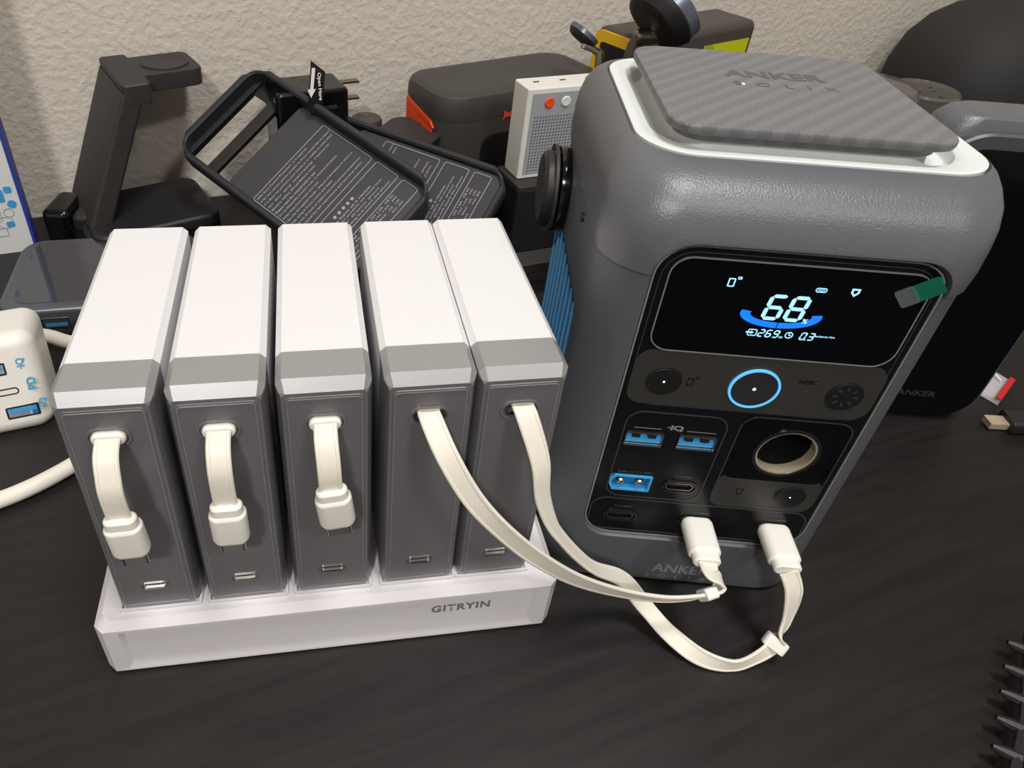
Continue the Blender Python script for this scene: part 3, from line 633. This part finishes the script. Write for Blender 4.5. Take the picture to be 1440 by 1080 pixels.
# two rugged battery cases leaning in the clutter; local x along the short side, -y down the long side, z out of the face
def case(T0, M3, label, full, dz=0):
    Mx = Matrix([list(M3[i]) + [T0[i]] for i in range(3)] + [[0, 0, 0, 1]])
    q = Mx.to_3x3().normalized(); c = empty('phone_battery_case', T0, (0, 0, 0), label, 'phone case', 'battery cases behind the packs')
    c.rotation_euler = q.to_euler()
    w, l = .084, .166
    cx, cy = w / 2, -l / 2
    def oc(i, ch=.013, n=1): return rr(w - 2 * i, l - 2 * i, max(ch - i * .6, .001), n, cx, cy, n == 1)
    def rc(i, r=.010): return rr(w - 2 * i, l - 2 * i, r, 5, cx, cy)
    OUT = rr(w, l, .010, 5, cx, cy, False)
    def chamfer_rr(i, z):   # outline with 6 points per corner so that it matches the rounded inner edge, flattened like a chamfer
        P = []
        for (sx, sy, a0) in ((1, -1, -90), (1, 1, 0), (-1, 1, 90), (-1, -1, 180)):
            r = .014; ox, oy = cx + sx * (w / 2 - i - r), cy + sy * (l / 2 - i - r)
            a, b = R(a0), R(a0 + 90)
            p0 = Vector((ox + r * math.cos(a), oy + r * math.sin(a))); p1 = Vector((ox + r * math.cos(b), oy + r * math.sin(b)))
            for k in range(6):
                t = k / 5; s_ = p0.lerp(p1, t); bulge = .0012 * math.sin(math.pi * t)
                dv = Vector((math.cos((a + b) / 2), math.sin((a + b) / 2))); P.append((s_.x + dv.x * bulge, s_.y + dv.y * bulge))
        return P
    inner = lambda i, z: (rr(w - 2 * i, l - 2 * i, .009, 5, cx, cy), z)
    secs = [(chamfer_rr(.0016, 0), -.0150), (chamfer_rr(0, 0), -.0125), (chamfer_rr(0, 0), -.0014 + dz), (chamfer_rr(.0010, 0), dz), inner(.0034, 0)[:1] + (dz,), inner(.0046, 0)[:1] + (-.0012 + dz,), inner(.0050, 0)[:1] + (-.0150,)]
    g = G(); g.loft([(o_, z_) for o_, z_ in secs], caps=False)
    n = 24; k = len(secs) - 1
    g.f += [(i, (i + 1) % n, k * n + (i + 1) % n, k * n + i) for i in range(n)]
    g.obj('case_frame', M_case, c)
    # inner plate with the printed text, thick like the battery it covers
    pl = G().plate(w - .0098, .1150, .004, -.0146, -.0090, .0004, UP, 5, cx, -.1035).obj('printed_plate', M_casep, c)
    # bars across the cut-outs
    G().plate(w - .0098, .0085, .001, -.0140, -.0100, .0004, UP, 3, cx, -.0290).obj('cross_bar', M_blk, c)
    G().plate(w - .0098, .0040, .001, -.0148, -.0095, .0004, UP, 3, cx, -.0070).obj('cross_bar', M_blk, c)
    G().plate(.0110, .0420, .001, -.0149, -.0130, .0004, UP, 3, w - .0108, -.0260).obj('cross_bar', M_blk, c)
    if full: G().loft([(rr(.0075, .0026, .0012, 4, .0195, -.0290), -.0101), (rr(.0075, .0026, .0012, 4, .0195, -.0290), -.0096), (rr(.0060, .0012, .0006, 4, .0195, -.0290), -.0096)]).obj('usb_socket', M_ring, c)
    zt = -.00895
    def outline(y0, y1, x0=.0062, x1=.0765):
        g = G(); g.rring(x1 - x0, y0 - y1, .0016, .00035, zt - .0001, zt + .00005, T((x0 + x1) / 2, (y0 + y1) / 2, 0), 3); g.obj('print_border', M_ctext, c, smooth=False)
    outline(-.0690, -.1135); outline(-.1172, -.1362); outline(-.1398, -.1530)
    lines1 = [('100% Zero Contact Protection:  it is required', .0480), ('if for any reason, please contact us if you would like to return', .0680), ('if it does not perform your needs or is unable to meet them', .0665), ('or for any warranty return:', .0600),
              ('Battery Safety (Read Before Use):', .0420), ('Please read the manual before use', .0380), ('Do not disassemble, puncture, crush, or incinerate the battery', .0560),
              ('Keep away from water and heat', .0340), ('Use only the supplied charger.  Dispose of the battery or device at', .0640),
              ('Stop using it if you notice any leaks', .0400), ('Keep out of reach of children and avoid extreme temperature', .0640), ('See manual for full instructions and warranty terms', .0620)]
    for k, (s_, wd) in enumerate(lines1):
        text('printed_line', s_, M_ctext, pl, T(.0078, -.0720 - k * .0034, zt), h=.0017, w=wd, align='LEFT', bold=.006)
    g = G()
    for k in range(5):
        g.loft([([(.0290 + k * .0042 + (.0017 if i % 2 == 0 else .0007) * math.cos(R(90 + 36 * i)), -.1222 + (.0017 if i % 2 == 0 else .0007) * math.sin(R(90 + 36 * i))) for i in range(10)], z) for z in (zt, zt + .00006)])
    g.obj('printed_stars', M_ctext, pl, smooth=False)
    for k, (s_, wd, x) in enumerate((('Please leave us a review', .0420, .018), ('If you love our product, we would love', .0560, .012), ('to hear from you', .0500, .012), ('leave a star rating and share the photo', .0600, .010))):
        text('printed_line', s_, M_ctext, pl, T(x, -.1256 - k * .0027, zt), h=.0015, w=wd, align='LEFT', bold=.006)
    for k, s_ in enumerate(('V17.2   5V 3A   9V 2A   12V 1.5A   CE FC', 'Input: 5V 3A   9V 2A   12V 1.5A   PD', 'Output 5V 2.4A   9V 2A   MAX   CE   UK', 'Model:  Battery Case      FC ID')):
        text('printed_line', s_, M_ctext, pl, T(.0100, -.1421 - k * .0027, zt), h=.0015, w=.054, align='LEFT', bold=.006)
    return c
M1 = [(.69178562, -.687162, -.22190323), (.51246611, .68369384, -.51955868), (.50873485, .24570534, .8251168)]
c1 = case((-.01670259, .31751424, .0721254), M1, 'large black rugged phone case with white print, lying on top of the other', True)
M2 = [(.545, -.769, -.334), (.621, .638, -.455), (.563, .041, .825)]
c2 = case((.031, .311, .040), M2, 'black printed phone case half hidden under the larger one, beside the white speaker', False, -.0055)
# black pull tag sticking up between the cases
tg = empty('pull_tag', (.0830, .322, .1120), Euler((R(78), R(4), R(2))), 'small black tag with a white arrow and the words Open Here sticking up', 'tag')
G().loft([([(-.0062, -.018), (.0030, -.021), (.0048, .0075), (-.0048, .0140)], 0), ([(-.0062, -.018), (.0030, -.021), (.0048, .0075), (-.0048, .0140)], .0004)]).obj('tag_sheet', M_blkgl, tg, smooth=False)
text('tag_lettering', 'Open Here', M_white, tg, T(.0012, -.002, .00045) @ Matrix.Rotation(R(-85), 4, 'Z'), h=.0030, w=.0175, bold=.02)
G().loft([([(-.0040, .0095), (-.0018, .0095), (-.0028, -.004), (-.0012, -.0035), (-.0042, -.0095), (-.0066, -.0045), (-.0049, -.004)], .0004), ([(-.0040, .0095), (-.0018, .0095), (-.0028, -.004), (-.0012, -.0035), (-.0042, -.0095), (-.0066, -.0045), (-.0049, -.004)], .0006)]).obj('tag_arrow', M_white, tg, smooth=False)

# watch charging stand: pad, slanted post, level arm
ws = wempty('watch_charging_stand', .0750, .0420, 0, 12, 'tall black charging stand with a slanted post and a round pad on its arm', 'charging stand')
rbox(.086, .066, .010, .010, .003, T(.000, -.012, .0150)).obj('phone_pad', M_blk, ws)
rbox(.096, .070, .0155, .008, .002, T(-.004, -.006, 0)).obj('base', M_blkgl, ws)
def slant(name, m, u0, z0, u1, z1, t, y0, y1):
    dx, dz = u1 - u0, z1 - z0; L = math.hypot(dx, dz); nx, nz = dz / L, -dx / L
    prof = rr(t, y1 - y0, .0024, 4, t / 2, 0)
    secs = []
    for s_ in (0, 1):
        bx, bz = u0 + dx * s_, z0 + dz * s_
        secs.append(([(bx + nx * a, (y0 + y1) / 2 + b, bz + nz * a) for a, b in prof], None))
    return G().loft(secs).obj(name, m, ws)
slant('post', M_blk2, -.0470, .0120, -.0045, .1100, .0135, -.0270, .0345)
G().loft([(rr(.0170, .0620, .0030, 5, .0050, .0040), .1020), (rr(.0178, .0628, .0032, 5, .0050, .0040), .1034), (rr(.0178, .0628, .0032, 5, .0050, .0040), .1140), (rr(.0164, .0614, .0026, 5, .0050, .0040), .1150)]).obj('arm_head', M_blk2, ws)
G().loft([(rr(.0450, .0390, .0060, 6, .0300, .0090), .1032), (rr(.0460, .0400, .0065, 6, .0300, .0090), .1044), (rr(.0460, .0400, .0065, 6, .0300, .0090), .1136), (rr(.0450, .0390, .0060, 6, .0300, .0090), .1144)]).obj('arm', M_blk2, ws)
G().lathe([(.0158, .1140), (.0158, .1152), (.0148, .1157), (.0132, .1153), (.0122, .1154), (.0070, .1147), (.0005, .1145)], T(.0330, .0090, 0)).obj('watch_pad', M_blk2, ws)

# black cube charger beside the post
cb = empty('cube_charger', (-.0905, .3260, 0), (0, 0, R(-10)), 'small black cube charger with a grooved top beside the slanted stand', 'charger')
rbox(.0200, .034, .0280, .006, .005, T(-.0065, 0, 0)).obj('body', M_blkgl, cb)
rbox(.0150, .034, .0265, .005, .005, T(.0115, 0, 0)).obj('body_half', M_blk, cb)
# tall printed box at the left edge
bx = wempty('product_box', -.0500, .052, 0, 0, 'white product box with blue edge and icons standing at the far left', 'box')
G().box(-.050, .0503, 0, .012, 0, .215).obj('carton', M_boxw, bx, smooth=False)
G().box(.0488, .0507, -.0004, .0124, 0, .2154).obj('blue_edge', M_blueb, bx, smooth=False)
def icon(name, m, g): g.obj(name, m, bx, smooth=False)
for (x, z, w_, h_, r_) in ((.0440, .0470, .0046, .0044, .0010), (.0365, .0430, .0085, .0085, .0006), (.0440, .0365, .0055, .0055, .0027), (.0395, .0220, .0048, .0040, .0010), (.0290, .0760, .0030, .0070, .0012)):
    icon('printed_icon', M_icon, G().plate(w_, h_, r_, .0001, .0005, 0, T(x - .0005, 0, z) @ FRONT, 5))
for (x, z, w_, h_, r_) in ((.0320, .0300, .0070, .0110, .0014), (.0405, .0305, .0064, .0064, .0032), (.0245, .0240, .0090, .0080, .0040), (.0370, .0235, .0095, .0085, .0042), (.0300, .0165, .0130, .0060, .0010), (.0300, .0580, .0090, .0120, .0016)):
    icon('printed_outline', M_iconl, G().rring(w_, h_, r_, .0003, .0001, .0004, T(x - .0005, 0, z) @ FRONT, 5))
# grey metal docking hub with glass top
hb = empty('docking_hub', (-.0560, .2480, 0), (0, 0, R(3)), 'flat grey metal hub with a dark glossy top and blue ports, behind the white charger', 'hub')
rbox(.110, .082, .0205, .014, .003, T(0, 0, .0005)).obj('housing', M_hub, hb)
G().plate(.098, .070, .010, .0203, .0214, .0003, T(.002, .001, 0), 6).obj('glass_top', M_hubtop, hb)
for x in (-.0230, -.0005, .022):
    f = G().rring(.0150, .0070, .0008, .0005, .0400, .0414, T(x, 0, .0110) @ FRONT, 3).obj('usb_port', M_chrome, hb)
    G().plate(.0140, .0060, .0004, .0402, .0406, 0, T(x, 0, .0110) @ FRONT, 2).obj('port_inside', M_usbd, f)
    G().plate(.0118, .0022, .0002, .0404, .0411, 0, T(x, 0, .0098) @ FRONT, 2).obj('port_tongue', M_usb, f)
text('port_lettering', 'A1', M_blk, hb, T(-.0335, -.0411, .0105) @ FRONT, h=.0022)
text('port_lettering', 'A2', M_blk, hb, T(-.0120, -.0411, .0105) @ FRONT, h=.0022)
# white usb charger at the left edge, leaning back on its cable
uc = empty('usb_charger', (-.0655, .127, .0008), (R(-14), 0, R(13)), 'cream white charger block with blue ports lettered IQ and PD at the left edge', 'charger')
rbox(.076, .044, .0540, .009, .0075, T(-.0330, .0232, 0)).obj('body', M_plug, uc)
UF = lambda x, z: T(x, .0012, z) @ FRONT
for x, z in ((-.0175, .0370), (-.0080, .0125)):
    f = G().rring(.0150, .0066, .0007, .0008, -.0004, .0002, UF(x, z), 3).obj('usb_port', M_dark, uc)
    G().plate(.0142, .0060, .0004, -.0004, .0000, 0, UF(x, z), 2).obj('port_inside', M_usbd, f)
    G().plate(.0124, .0024, .0002, -.0002, .0002, 0, UF(x, z + .0010), 2).obj('port_tongue', M_icon, f)
f = G().rring(.0100, .0038, .0019, .0006, -.0004, .0002, UF(-.0120, .0245), 8).obj('usb_c_port', M_ring, uc)
G().plate(.0092, .0030, .0015, -.0003, -.0001, 0, UF(-.0120, .0245), 8).obj('port_inside', M_dark, f)
for s_, x, z in (('·IQ', -.0030, .0385), ('PD', -.0008, .0270), ('·IQ', .0020, .0150)):
    text('port_lettering', s_, M_bluetx, uc, UF(x, z) @ Matrix.Rotation(R(90), 4, 'Z'), h=.0042, bold=.03, ext=.0002)
# its two thick white cords
Q = smooth_path([(-.200, .085, .0045), (-.120, .072, .0045), (-.085, .075, .0045), (-.0560, .0890, .0045), (-.0300, .1150, .0045), (-.012, .150, .0045), (-.010, .190, .0045)], 8)
tag(G().tube(Q, .0040, 12).obj('white_extension_cord', M_cable), 'thick white cord curving over the desk below the cream charger', 'cord')
Q = smooth_path([(-.190, .205, .0050), (-.130, .1965, .0070), (-.1018, .1920, .0090), (-.0790, .1900, .0100), (-.0616, .1830, .0090), (-.0300, .1800, .0060), (-.018, .150, .0050)], 8)
tag(G().tube([(x, y, z + .004) for x, y, z in Q], .0040, 12).obj('white_extension_cord', M_cable), 'thick white cord passing between the cream charger and the grey hub', 'cord')

# black wall charger with two prongs
ac = wempty('wall_charger', .1990, .0500, 0, 4, 'large glossy black wall charger with two metal prongs behind the cases', 'charger')
rbox(.052, .036, .1020, .004, .003, T(-.003, 0, 0)).obj('body', M_blkgl, ac)
G().plate(.0110, .0024, .0006, .0181, .0183, 0, T(.008, 0, .0900) @ FRONT).obj('printed_mark', M_line, ac)
for z in (.0860, .0990 - .001): G().plate(.0160, .0016, .0004, -.0032, .0032, .0003, T(.0300, .006, z) @ FRONT, 2).obj('prong', M_steel, ac)
# small round puck and rounded box in front of the orange power station
pk2 = wempty('round_puck', .2500, .0180, 0, 0, 'small round black puck peeking out right of the pronged charger', 'puck')
G().lathe([(.0100, 0), (.0125, .002), (.0125, .058), (.0115, .060), (.0080, .0598), (.0075, .0592)]).obj('body', M_brown, pk2)
sb = wempty('rounded_box', .2640, .0790, 0, 45, 'black box with a soft rounded lid in front of the orange sided power station', 'box')
rbox(.0470, .0430, .0690, .011, .002).obj('body', M_blk, sb)
rbox(.0485, .0445, .0030, .0115, .0012, T(0, 0, .0690)).obj('lid', M_blk2, sb)
# orange and black power station
jk = wempty('portable_power_station', .3500, .0540, 0, 10, 'dark grey portable power station with a ribbed orange side, left of the speaker', 'power station')
G().loft([(rr(.148, .066, .020, 8), 0), (rr(.150, .068, .021, 8), .004), (rr(.150, .068, .021, 8), .080), (rr(.149, .067, .0205, 8), .083)]).obj('body', M_jack, jk)
G().loft([(rr(.1500, .0680, .0210, 8), .0820), (rr(.1506, .0686, .0215, 8), .0885), (rr(.1500, .0680, .0212, 8), .0940), (rr(.1470, .0650, .0200, 8), .0985), (rr(.1420, .0600, .0180, 8), .1003), (rr(.126, .046, .012, 8), .1008)]).obj('top_cover', M_jack, jk)
for k in range(6):
    z = .0870 - k * .0056
    G().add([(-.0758, .019, z), (-.0758, -.016, z - .0075), (-.0758, -.019, z - .0118), (-.0758, .019, z - .0052), (-.0730, .019, z), (-.0730, -.016, z - .0075), (-.0730, -.019, z - .0118), (-.0730, .019, z - .0052)],
        [(0, 1, 2, 3), (7, 6, 5, 4), (0, 4, 5, 1), (1, 5, 6, 2), (2, 6, 7, 3), (3, 7, 4, 0)]).obj('orange_rib', M_orange, jk, smooth=False)
G().loft([(rr(.104, .0600, .010, 6, .010, .040), .0330), (rr(.104, .0600, .010, 6, .010, .040), .0350), (rr(.102, .0580, .009, 6, .010, .040), .0356)], FRONT).obj('front_panel', M_jackf, jk)
G().plate(.020, .0160, .001, .0354, .0360, 0, T(-.002, 0, .0560) @ FRONT).obj('display', M_dark, jk)
text('brand_lettering', 'Jackery', M_orange, jk, T(-.0150, -.0347, .0830) @ FRONT, h=.0066, bold=.03, ext=.0003)
for x, z in ((-.030, .040), (-.030, .026), (-.010, .026), (.012, .040)):
    f = G().rring(.0110, .0045, .0015, .0006, .0354, .0361, T(x, 0, z) @ FRONT, 4).obj('port', M_line, jk)
# white speaker standing on a black box
lb = wempty('black_box', .3850, .1330, 0, 0, 'low matt black box under the white speaker', 'box')
rbox(.130, .0340, .0490, .003, .0015).obj('body', M_blk, lb)
rbox(.132, .0360, .0058, .003, .0012, T(0, 0, .0490)).obj('lid', M_blk2, lb)
sp = wempty('speaker', .3600, .1295, .0549, 0, 'small white retro speaker with a perforated grey front, orange and white buttons', 'speaker')
sw, sh = .0740, .0640
rbox(sw, .0210, sh, .0015, .0012).obj('body', M_spk, sp)
sg = G().plate(sw - .0070, sh - .0070, .0008, .0103, .0108, 0, T(0, 0, sh / 2) @ FRONT, 2).obj('front_grille', M_spkf, sp)
hg = G()
for i in range(25):
    for j in range(18):
        if i * j >= 0: hg.plate(.0012, .0012, .0003, .01082, .01092, 0, T(-.0300 + i * .00225, 0, .0060 + j * .00225) @ FRONT, 1)
ho = hg.obj('grille_holes', M_hole, sp, smooth=False); ho['kind'] = 'stuff'
for u, m, n_ in ((-.0205, M_orange, 'orange_button'), (-.0080, M_spk, 'white_button')):
    b = G().lathe([(.0035, .0105), (.0035, .0114), (.0030, .0118), (.0004, .0116)], T(u, 0, .0540) @ FRONT, 24).obj(n_, m, sp)
for u in (-.026, -.006, .014, .030): G().plate(.0045, .0012, .0005, sh - .0001, sh + .0006, 0, T(u, .001, 0), 3).obj('top_button', M_hole, sp)
# grey bar stand and dark rods between the packs and the station
rs = empty('folding_stand', (.2380, .2200, 0), (0, 0, R(12)), 'dark grey folding stand lying behind the rightmost power bank', 'stand')
rbox(.110, .016, .0080, .002, .001, T(0, .010, .0240)).obj('bar', M_blk2, rs)
rbox(.080, .050, .0040, .006, .001, T(.010, -.005, 0)).obj('foot', M_blk, rs)
for x in (-.03, .035): G().box(x - .004, x + .004, .006, .014, .0038, .0245).obj('upright', M_blk, rs)
G().tube(smooth_path([(-.050, -.010, .010), (-.020, -.028, .012), (.010, -.020, .016), (.040, -.030, .018)], 6), .0050, 10).obj('rod', M_blk2, rs)
G().tube(smooth_path([(-.048, -.045, .008), (-.020, -.030, .012), (.014, -.034, .010)], 6), .0055, 10).obj('rod', M_blk2, rs)

# folding charger with two discs on steel arms
fc = wempty('folding_charger', .4200, .1000, 0, 0, 'folding wireless charger with two tilted discs on bent steel arms behind the station', 'charger')
rbox(.085, .028, .012, .008, .003, T(.020, .000, 0)).obj('base', M_blk, fc)
def disc_on(center, normal, r, t, name, vents=False):
    n_ = Vector(normal).normalized(); q = n_.to_track_quat('Z', 'Y').to_matrix().to_4x4(); Mx = T(*center) @ q
    o = G().lathe([(r * .55, -t), (r * .80, -t * .88), (r * .93, -t * .62), (r * .97, -t * .46)], Mx, 40).obj(name, M_blk, fc)
    G().lathe([(r * .965, -t * .47), (r, -t * .44), (r, -t * .04), (r * .97, 0)], Mx, 48).obj('disc_rim', M_puckrim, o)
    G().lathe([(r * .97, -.0004), (r * .93, .0002), (r * .2, .0003)], Mx, 40).obj('disc_face', M_blk2, o)
    if vents:
        for k in range(5): G().box(-.006 + k * .0028, -.0044 + k * .0028, -.0045, .0045, -t * .99 - .0003, -t * .93, Mx @ T(-r * .30, r * .35, 0)).obj('vent_slot', M_dark, o)
    return o
disc_on((-.0260, .0150, .1365), (.61, -.016, .80), .0118, .0075, 'small_disc')
disc_on((.0190, -.0150, .1600), (.80, .10, .68), .0270, .0200, 'large_disc', True)
G().tube(smooth_path([(-.0300, .0080, .1290), (-.0215, .0060, .1255), (-.0180, .0045, .1190), (-.0180, .0020, .0800), (-.0180, .0020, .0100)], 6), .0024, 10).obj('steel_arm', M_chrome, fc)
G().tube(smooth_path([(-.0290, .0120, .1280), (-.0190, .0100, .1245), (-.0130, .0080, .1180), (-.0130, .0060, .0800), (-.0130, .0050, .0100)], 6), .0024, 10).obj('steel_arm', M_steel, fc)
G().tube(smooth_path([(.0150, -.0180, .1420), (.0060, -.0140, .1400), (-.0010, -.0100, .1330), (-.0020, -.0080, .1000), (-.0020, -.003, .0100)], 6), .0042, 12).obj('steel_arm', M_brown, fc)
G().tube([(-.0020, -.012, .1390), (.0160, -.016, .1400)], .0055, 12).obj('hinge', M_steel, fc)
# yellow and black power box
yb = wempty('yellow_ended_box', .4995, .0560, 0, 13, 'long dark box with a yellow framed end and a lime label behind the carbon lid', 'box')
rbox(.140, .044, .1310, .004, .007).obj('body', M_brown, yb)
G().ring([(a, b) for a, b in rr(.0430, .1280, .006, 5, 0, .0645)], rr(.0310, .1130, .004, 5, 0, .0640), .0690, .0712, LEFT).obj('yellow_frame', M_yellow, yb)
G().plate(.0305, .1130, .004, .0692, .0704, 0, LEFT @ T(0, .0640, 0)).obj('end_panel', M_jackf, yb)
G().loft([([(.019, .0900), (.064, .0900), (.064, .1170), (.019, .1170)], .0221), ([(.019, .0900), (.064, .0900), (.064, .1170), (.019, .1170)], .0224)], FRONT).obj('lime_label', M_lime, yb, smooth=False)
for k in range(4): G().loft([([(.006 + k * .0030, .1080), (.0075 + k * .0030, .1080), (.0095 + k * .0030, .1170), (.0080 + k * .0030, .1170)], .0221), ([(.006 + k * .0030, .1080), (.0075 + k * .0030, .1080), (.0095 + k * .0030, .1170), (.0080 + k * .0030, .1170)], .0224)], FRONT).obj('label_stripe', M_lime, yb, smooth=False)

# black padded bag at the right
bg = wempty('black_bag', .9250, .0800, 0, 0, 'big black padded bag slumped against the wall at the upper right', 'bag')
def bsec(z, w_, d_, cx_=0): return [(p[0], p[1], z) for p in rr(w_, d_, min(w_, d_) * .42, 10, cx_, 0)]
G().loft([(bsec(.002, .300, .110, .02), None), (bsec(.010, .330, .130, .02), None), (bsec(.040, .345, .142, .015), None), (bsec(.075, .345, .140, .016), None), (bsec(.100, .335, .130, .018), None),
          (bsec(.118, .315, .112, .022), None), (bsec(.130, .285, .090, .026), None), (bsec(.138, .245, .060, .030), None), (bsec(.1415, .215, .030, .032), None), (bsec(.1420, .190, .008, .034), None)]).obj('body', M_bagm, bg, ang=60)
G().tube([(x, y, .052) for x, y, z in bsec(0, .3465, .1435, .015)] + [(bsec(0, .3465, .1435, .015)[0][0], bsec(0, .3465, .1435, .015)[0][1], .052)], .0016, 6).obj('piping', M_blk, bg)
# smoky round tub and a clear arched cover behind the lid
tb2 = wempty('smoky_tub', .7330, .1150, 0, 0, 'round smoky plastic tub standing between the bag and the carbon lid', 'tub')
G().lathe([(.0190, 0), (.0205, .001), (.0275, .074), (.0285, .078), (.0270, .0800), (.0262, .0785), (.0240, .0780), (.0002, .0778)]).obj('body', M_smokecl, tb2)
G().lathe([(.0175, .002), (.0215, .060), (.0002, .0602)]).obj('contents', M_blk, tb2)
for a_, r_ in ((.4, .012), (1.7, .016), (3.3, .010), (4.6, .017), (5.5, .006)): G().plate(.0042, .0016, .0007, .0779, .0785, 0, T(r_ * math.cos(a_), r_ * math.sin(a_), 0) @ Matrix.Rotation(a_, 4, 'Z'), 3).obj('lid_mark', M_steel, tb2)
dc = wempty('clear_cover', .6560, .1280, 0, 0, 'grey transparent arched cover just behind the right corner of the carbon lid', 'cover')
G().lathe([(.0330, 0), (.0335, .002), (.0335, .078), (.0320, .0880), (.0280, .0940), (.0200, .0970), (.0002, .0980)], T(0, 0, 0)).obj('body', M_smokecl, dc)
G().lathe([(.0337, .0770), (.0343, .0775), (.0343, .0800), (.0337, .0805)]).obj('steel_band', M_chrome, dc)
# second power station at the right edge
TW = R(-13)
tw = empty('power_bank_tower', (.3945, .0965, 0), (0, 0, TW), 'tall slim grey and glossy black power bank standing right of the lit station', 'power bank')
G().loft([(rr(.0840, .0250, .009, 8, .0, .0140), .001), (rr(.0870, .0280, .011, 8, .0, .0140), .004), (rr(.0870, .0280, .0120, 8, .0, .0140), .152), (rr(.0860, .0272, .012, 8, .0, .0140), .160), (rr(.0820, .0250, .011, 8, .0, .0140), .1665), (rr(.0740, .0220, .010, 8, .0, .0140), .1705), (rr(.0640, .0180, .008, 8, .0, .0140), .1720)]).obj('body', M_stat, tw)
G().loft([(rr(.0850, .1640, .0190, 12, .0008, .0842), -.002), (rr(.0850, .1640, .0190, 12, .0008, .0842), .0014), (rr(.0830, .1620, .0180, 12, .0008, .0842), .0024)], FRONT).obj('metal_surround', M_hub, tw)
G().loft([(rr(.0810, .1560, .0170, 12, .0008, .0812), .0010), (rr(.0810, .1560, .0170, 12, .0008, .0812), .0027), (rr(.0800, .1550, .0165, 12, .0008, .0812), .0030)], FRONT).obj('glass_front', M_gloss, tw)
text('brand_lettering', 'ANKER', M_line, tw, T(.0080, -.00305, .0185) @ FRONT, h=.0038, w=.0215, bold=.02)
G().disc(.0006, .0030, .0032, 0, T(-.0270, 0, .150) @ FRONT, 12).obj('status_led', M_led, tw)
# baggie, loose usb plug, black comb at the right edge
bgy = empty('plastic_baggie', (.4740, .1080, 0), (0, 0, R(38)), 'small clear plastic baggie with a red strip lying right of the tower', 'baggie')
G().loft([([(-.014, -.006, .0005), (.012, -.008, .0005), (.016, .010, .0010), (-.010, .013, .0008)], None), ([(-.013, -.005, .0030), (.011, -.007, .0045), (.013, .008, .0060), (-.008, .010, .0030)], None)]).obj('sheet', M_zip, bgy, smooth=False)
G().loft([([(-.0140, -.0062, .0040), (.0122, -.0082, .0054), (.0126, -.0052, .0056), (-.0136, -.0030, .0044)], None), ([(-.0140, -.0062, .0046), (.0122, -.0082, .0060), (.0126, -.0052, .0062), (-.0136, -.0030, .0050)], None)]).obj('red_strip', M_red, bgy, smooth=False)
G().tube(smooth_path([(.004, -.002, .006), (.010, .014, .010), (.006, .026, .004)], 5), .0006, 6).obj('draw_string', M_white, bgy)
up = empty('usb_cable', (.4500, .0796, 0), (0, 0, R(-10)), 'black usb cable whose bare metal plug points left at the right edge', 'cable')
G().plate(.0110, .0076, .0006, .0010, .0050, .0003, T(.0008, 0, 0), 2).obj('metal_plug', M_gold, up)
G().loft([(rr(.0130, .0075, .002, 4), .0058), (rr(.0138, .0083, .0024, 4), .0066), (rr(.0138, .0083, .0024, 4), .0300), (rr(.0080, .0060, .002, 4), .0340)], T(0, 0, .0042) @ Matrix.Rotation(R(90), 4, 'Y') @ Matrix.Rotation(R(90), 4, 'Z')).obj('plug_body', M_blk, up)
G().tube(smooth_path([(.033, 0, .0040), (.060, .002, .0030), (.100, -.012, .0025), (.150, -.020, .0025)], 5), .0022, 8).obj('cord', M_blk, up)
cm = empty('black_comb', (.3285, -.0715, 0), (0, 0, 0), 'black toothed plastic strip cropped by the lower right edge', 'comb')
sp0, sp1 = Vector((.0300, .0300)), Vector((-.0260, -.0220))
G().tube([(sp0.x, sp0.y, .008), (0, 0, .008), (sp1.x, sp1.y, .008)], .0022, 8).obj('spine', M_blk, cm)
for k in range(6):
    b = Vector((.0240, .0235)).lerp(Vector((-.0230, -.0205)), k / 5)
    G().tube([(b.x + .001, b.y, .008), (b.x - .0040, b.y + .0034, .0086), (b.x - .0064, b.y + .0050, .0090)], [.0026, .0019, .0009], 8).obj('tooth', M_blk, cm)
G().plate(.040, .012, .002, 0, .0060, .0006, T(.010, -.006, 0) @ Matrix.Rotation(R(43), 4, 'Z')).obj('foot', M_blk, cm)
# crumbs on the desk
for (x, y) in ((.2010, -.0940), (.0900, -.0590), (.0240, -.0520)):
    pass
cr = empty('crumb', (.1830, -.0925, 0), (0, 0, .4), 'tiny pale crumb on the bare desk near the bottom edge', 'crumb')
G().loft([(circ(.0006, 7, 0, 0, .0004), 0), (circ(.0009, 7, 0, 0, .0006), .0003), (circ(.0004, 7, 0, 0, .0003), .0007)]).obj('grain', M_gold, cr)
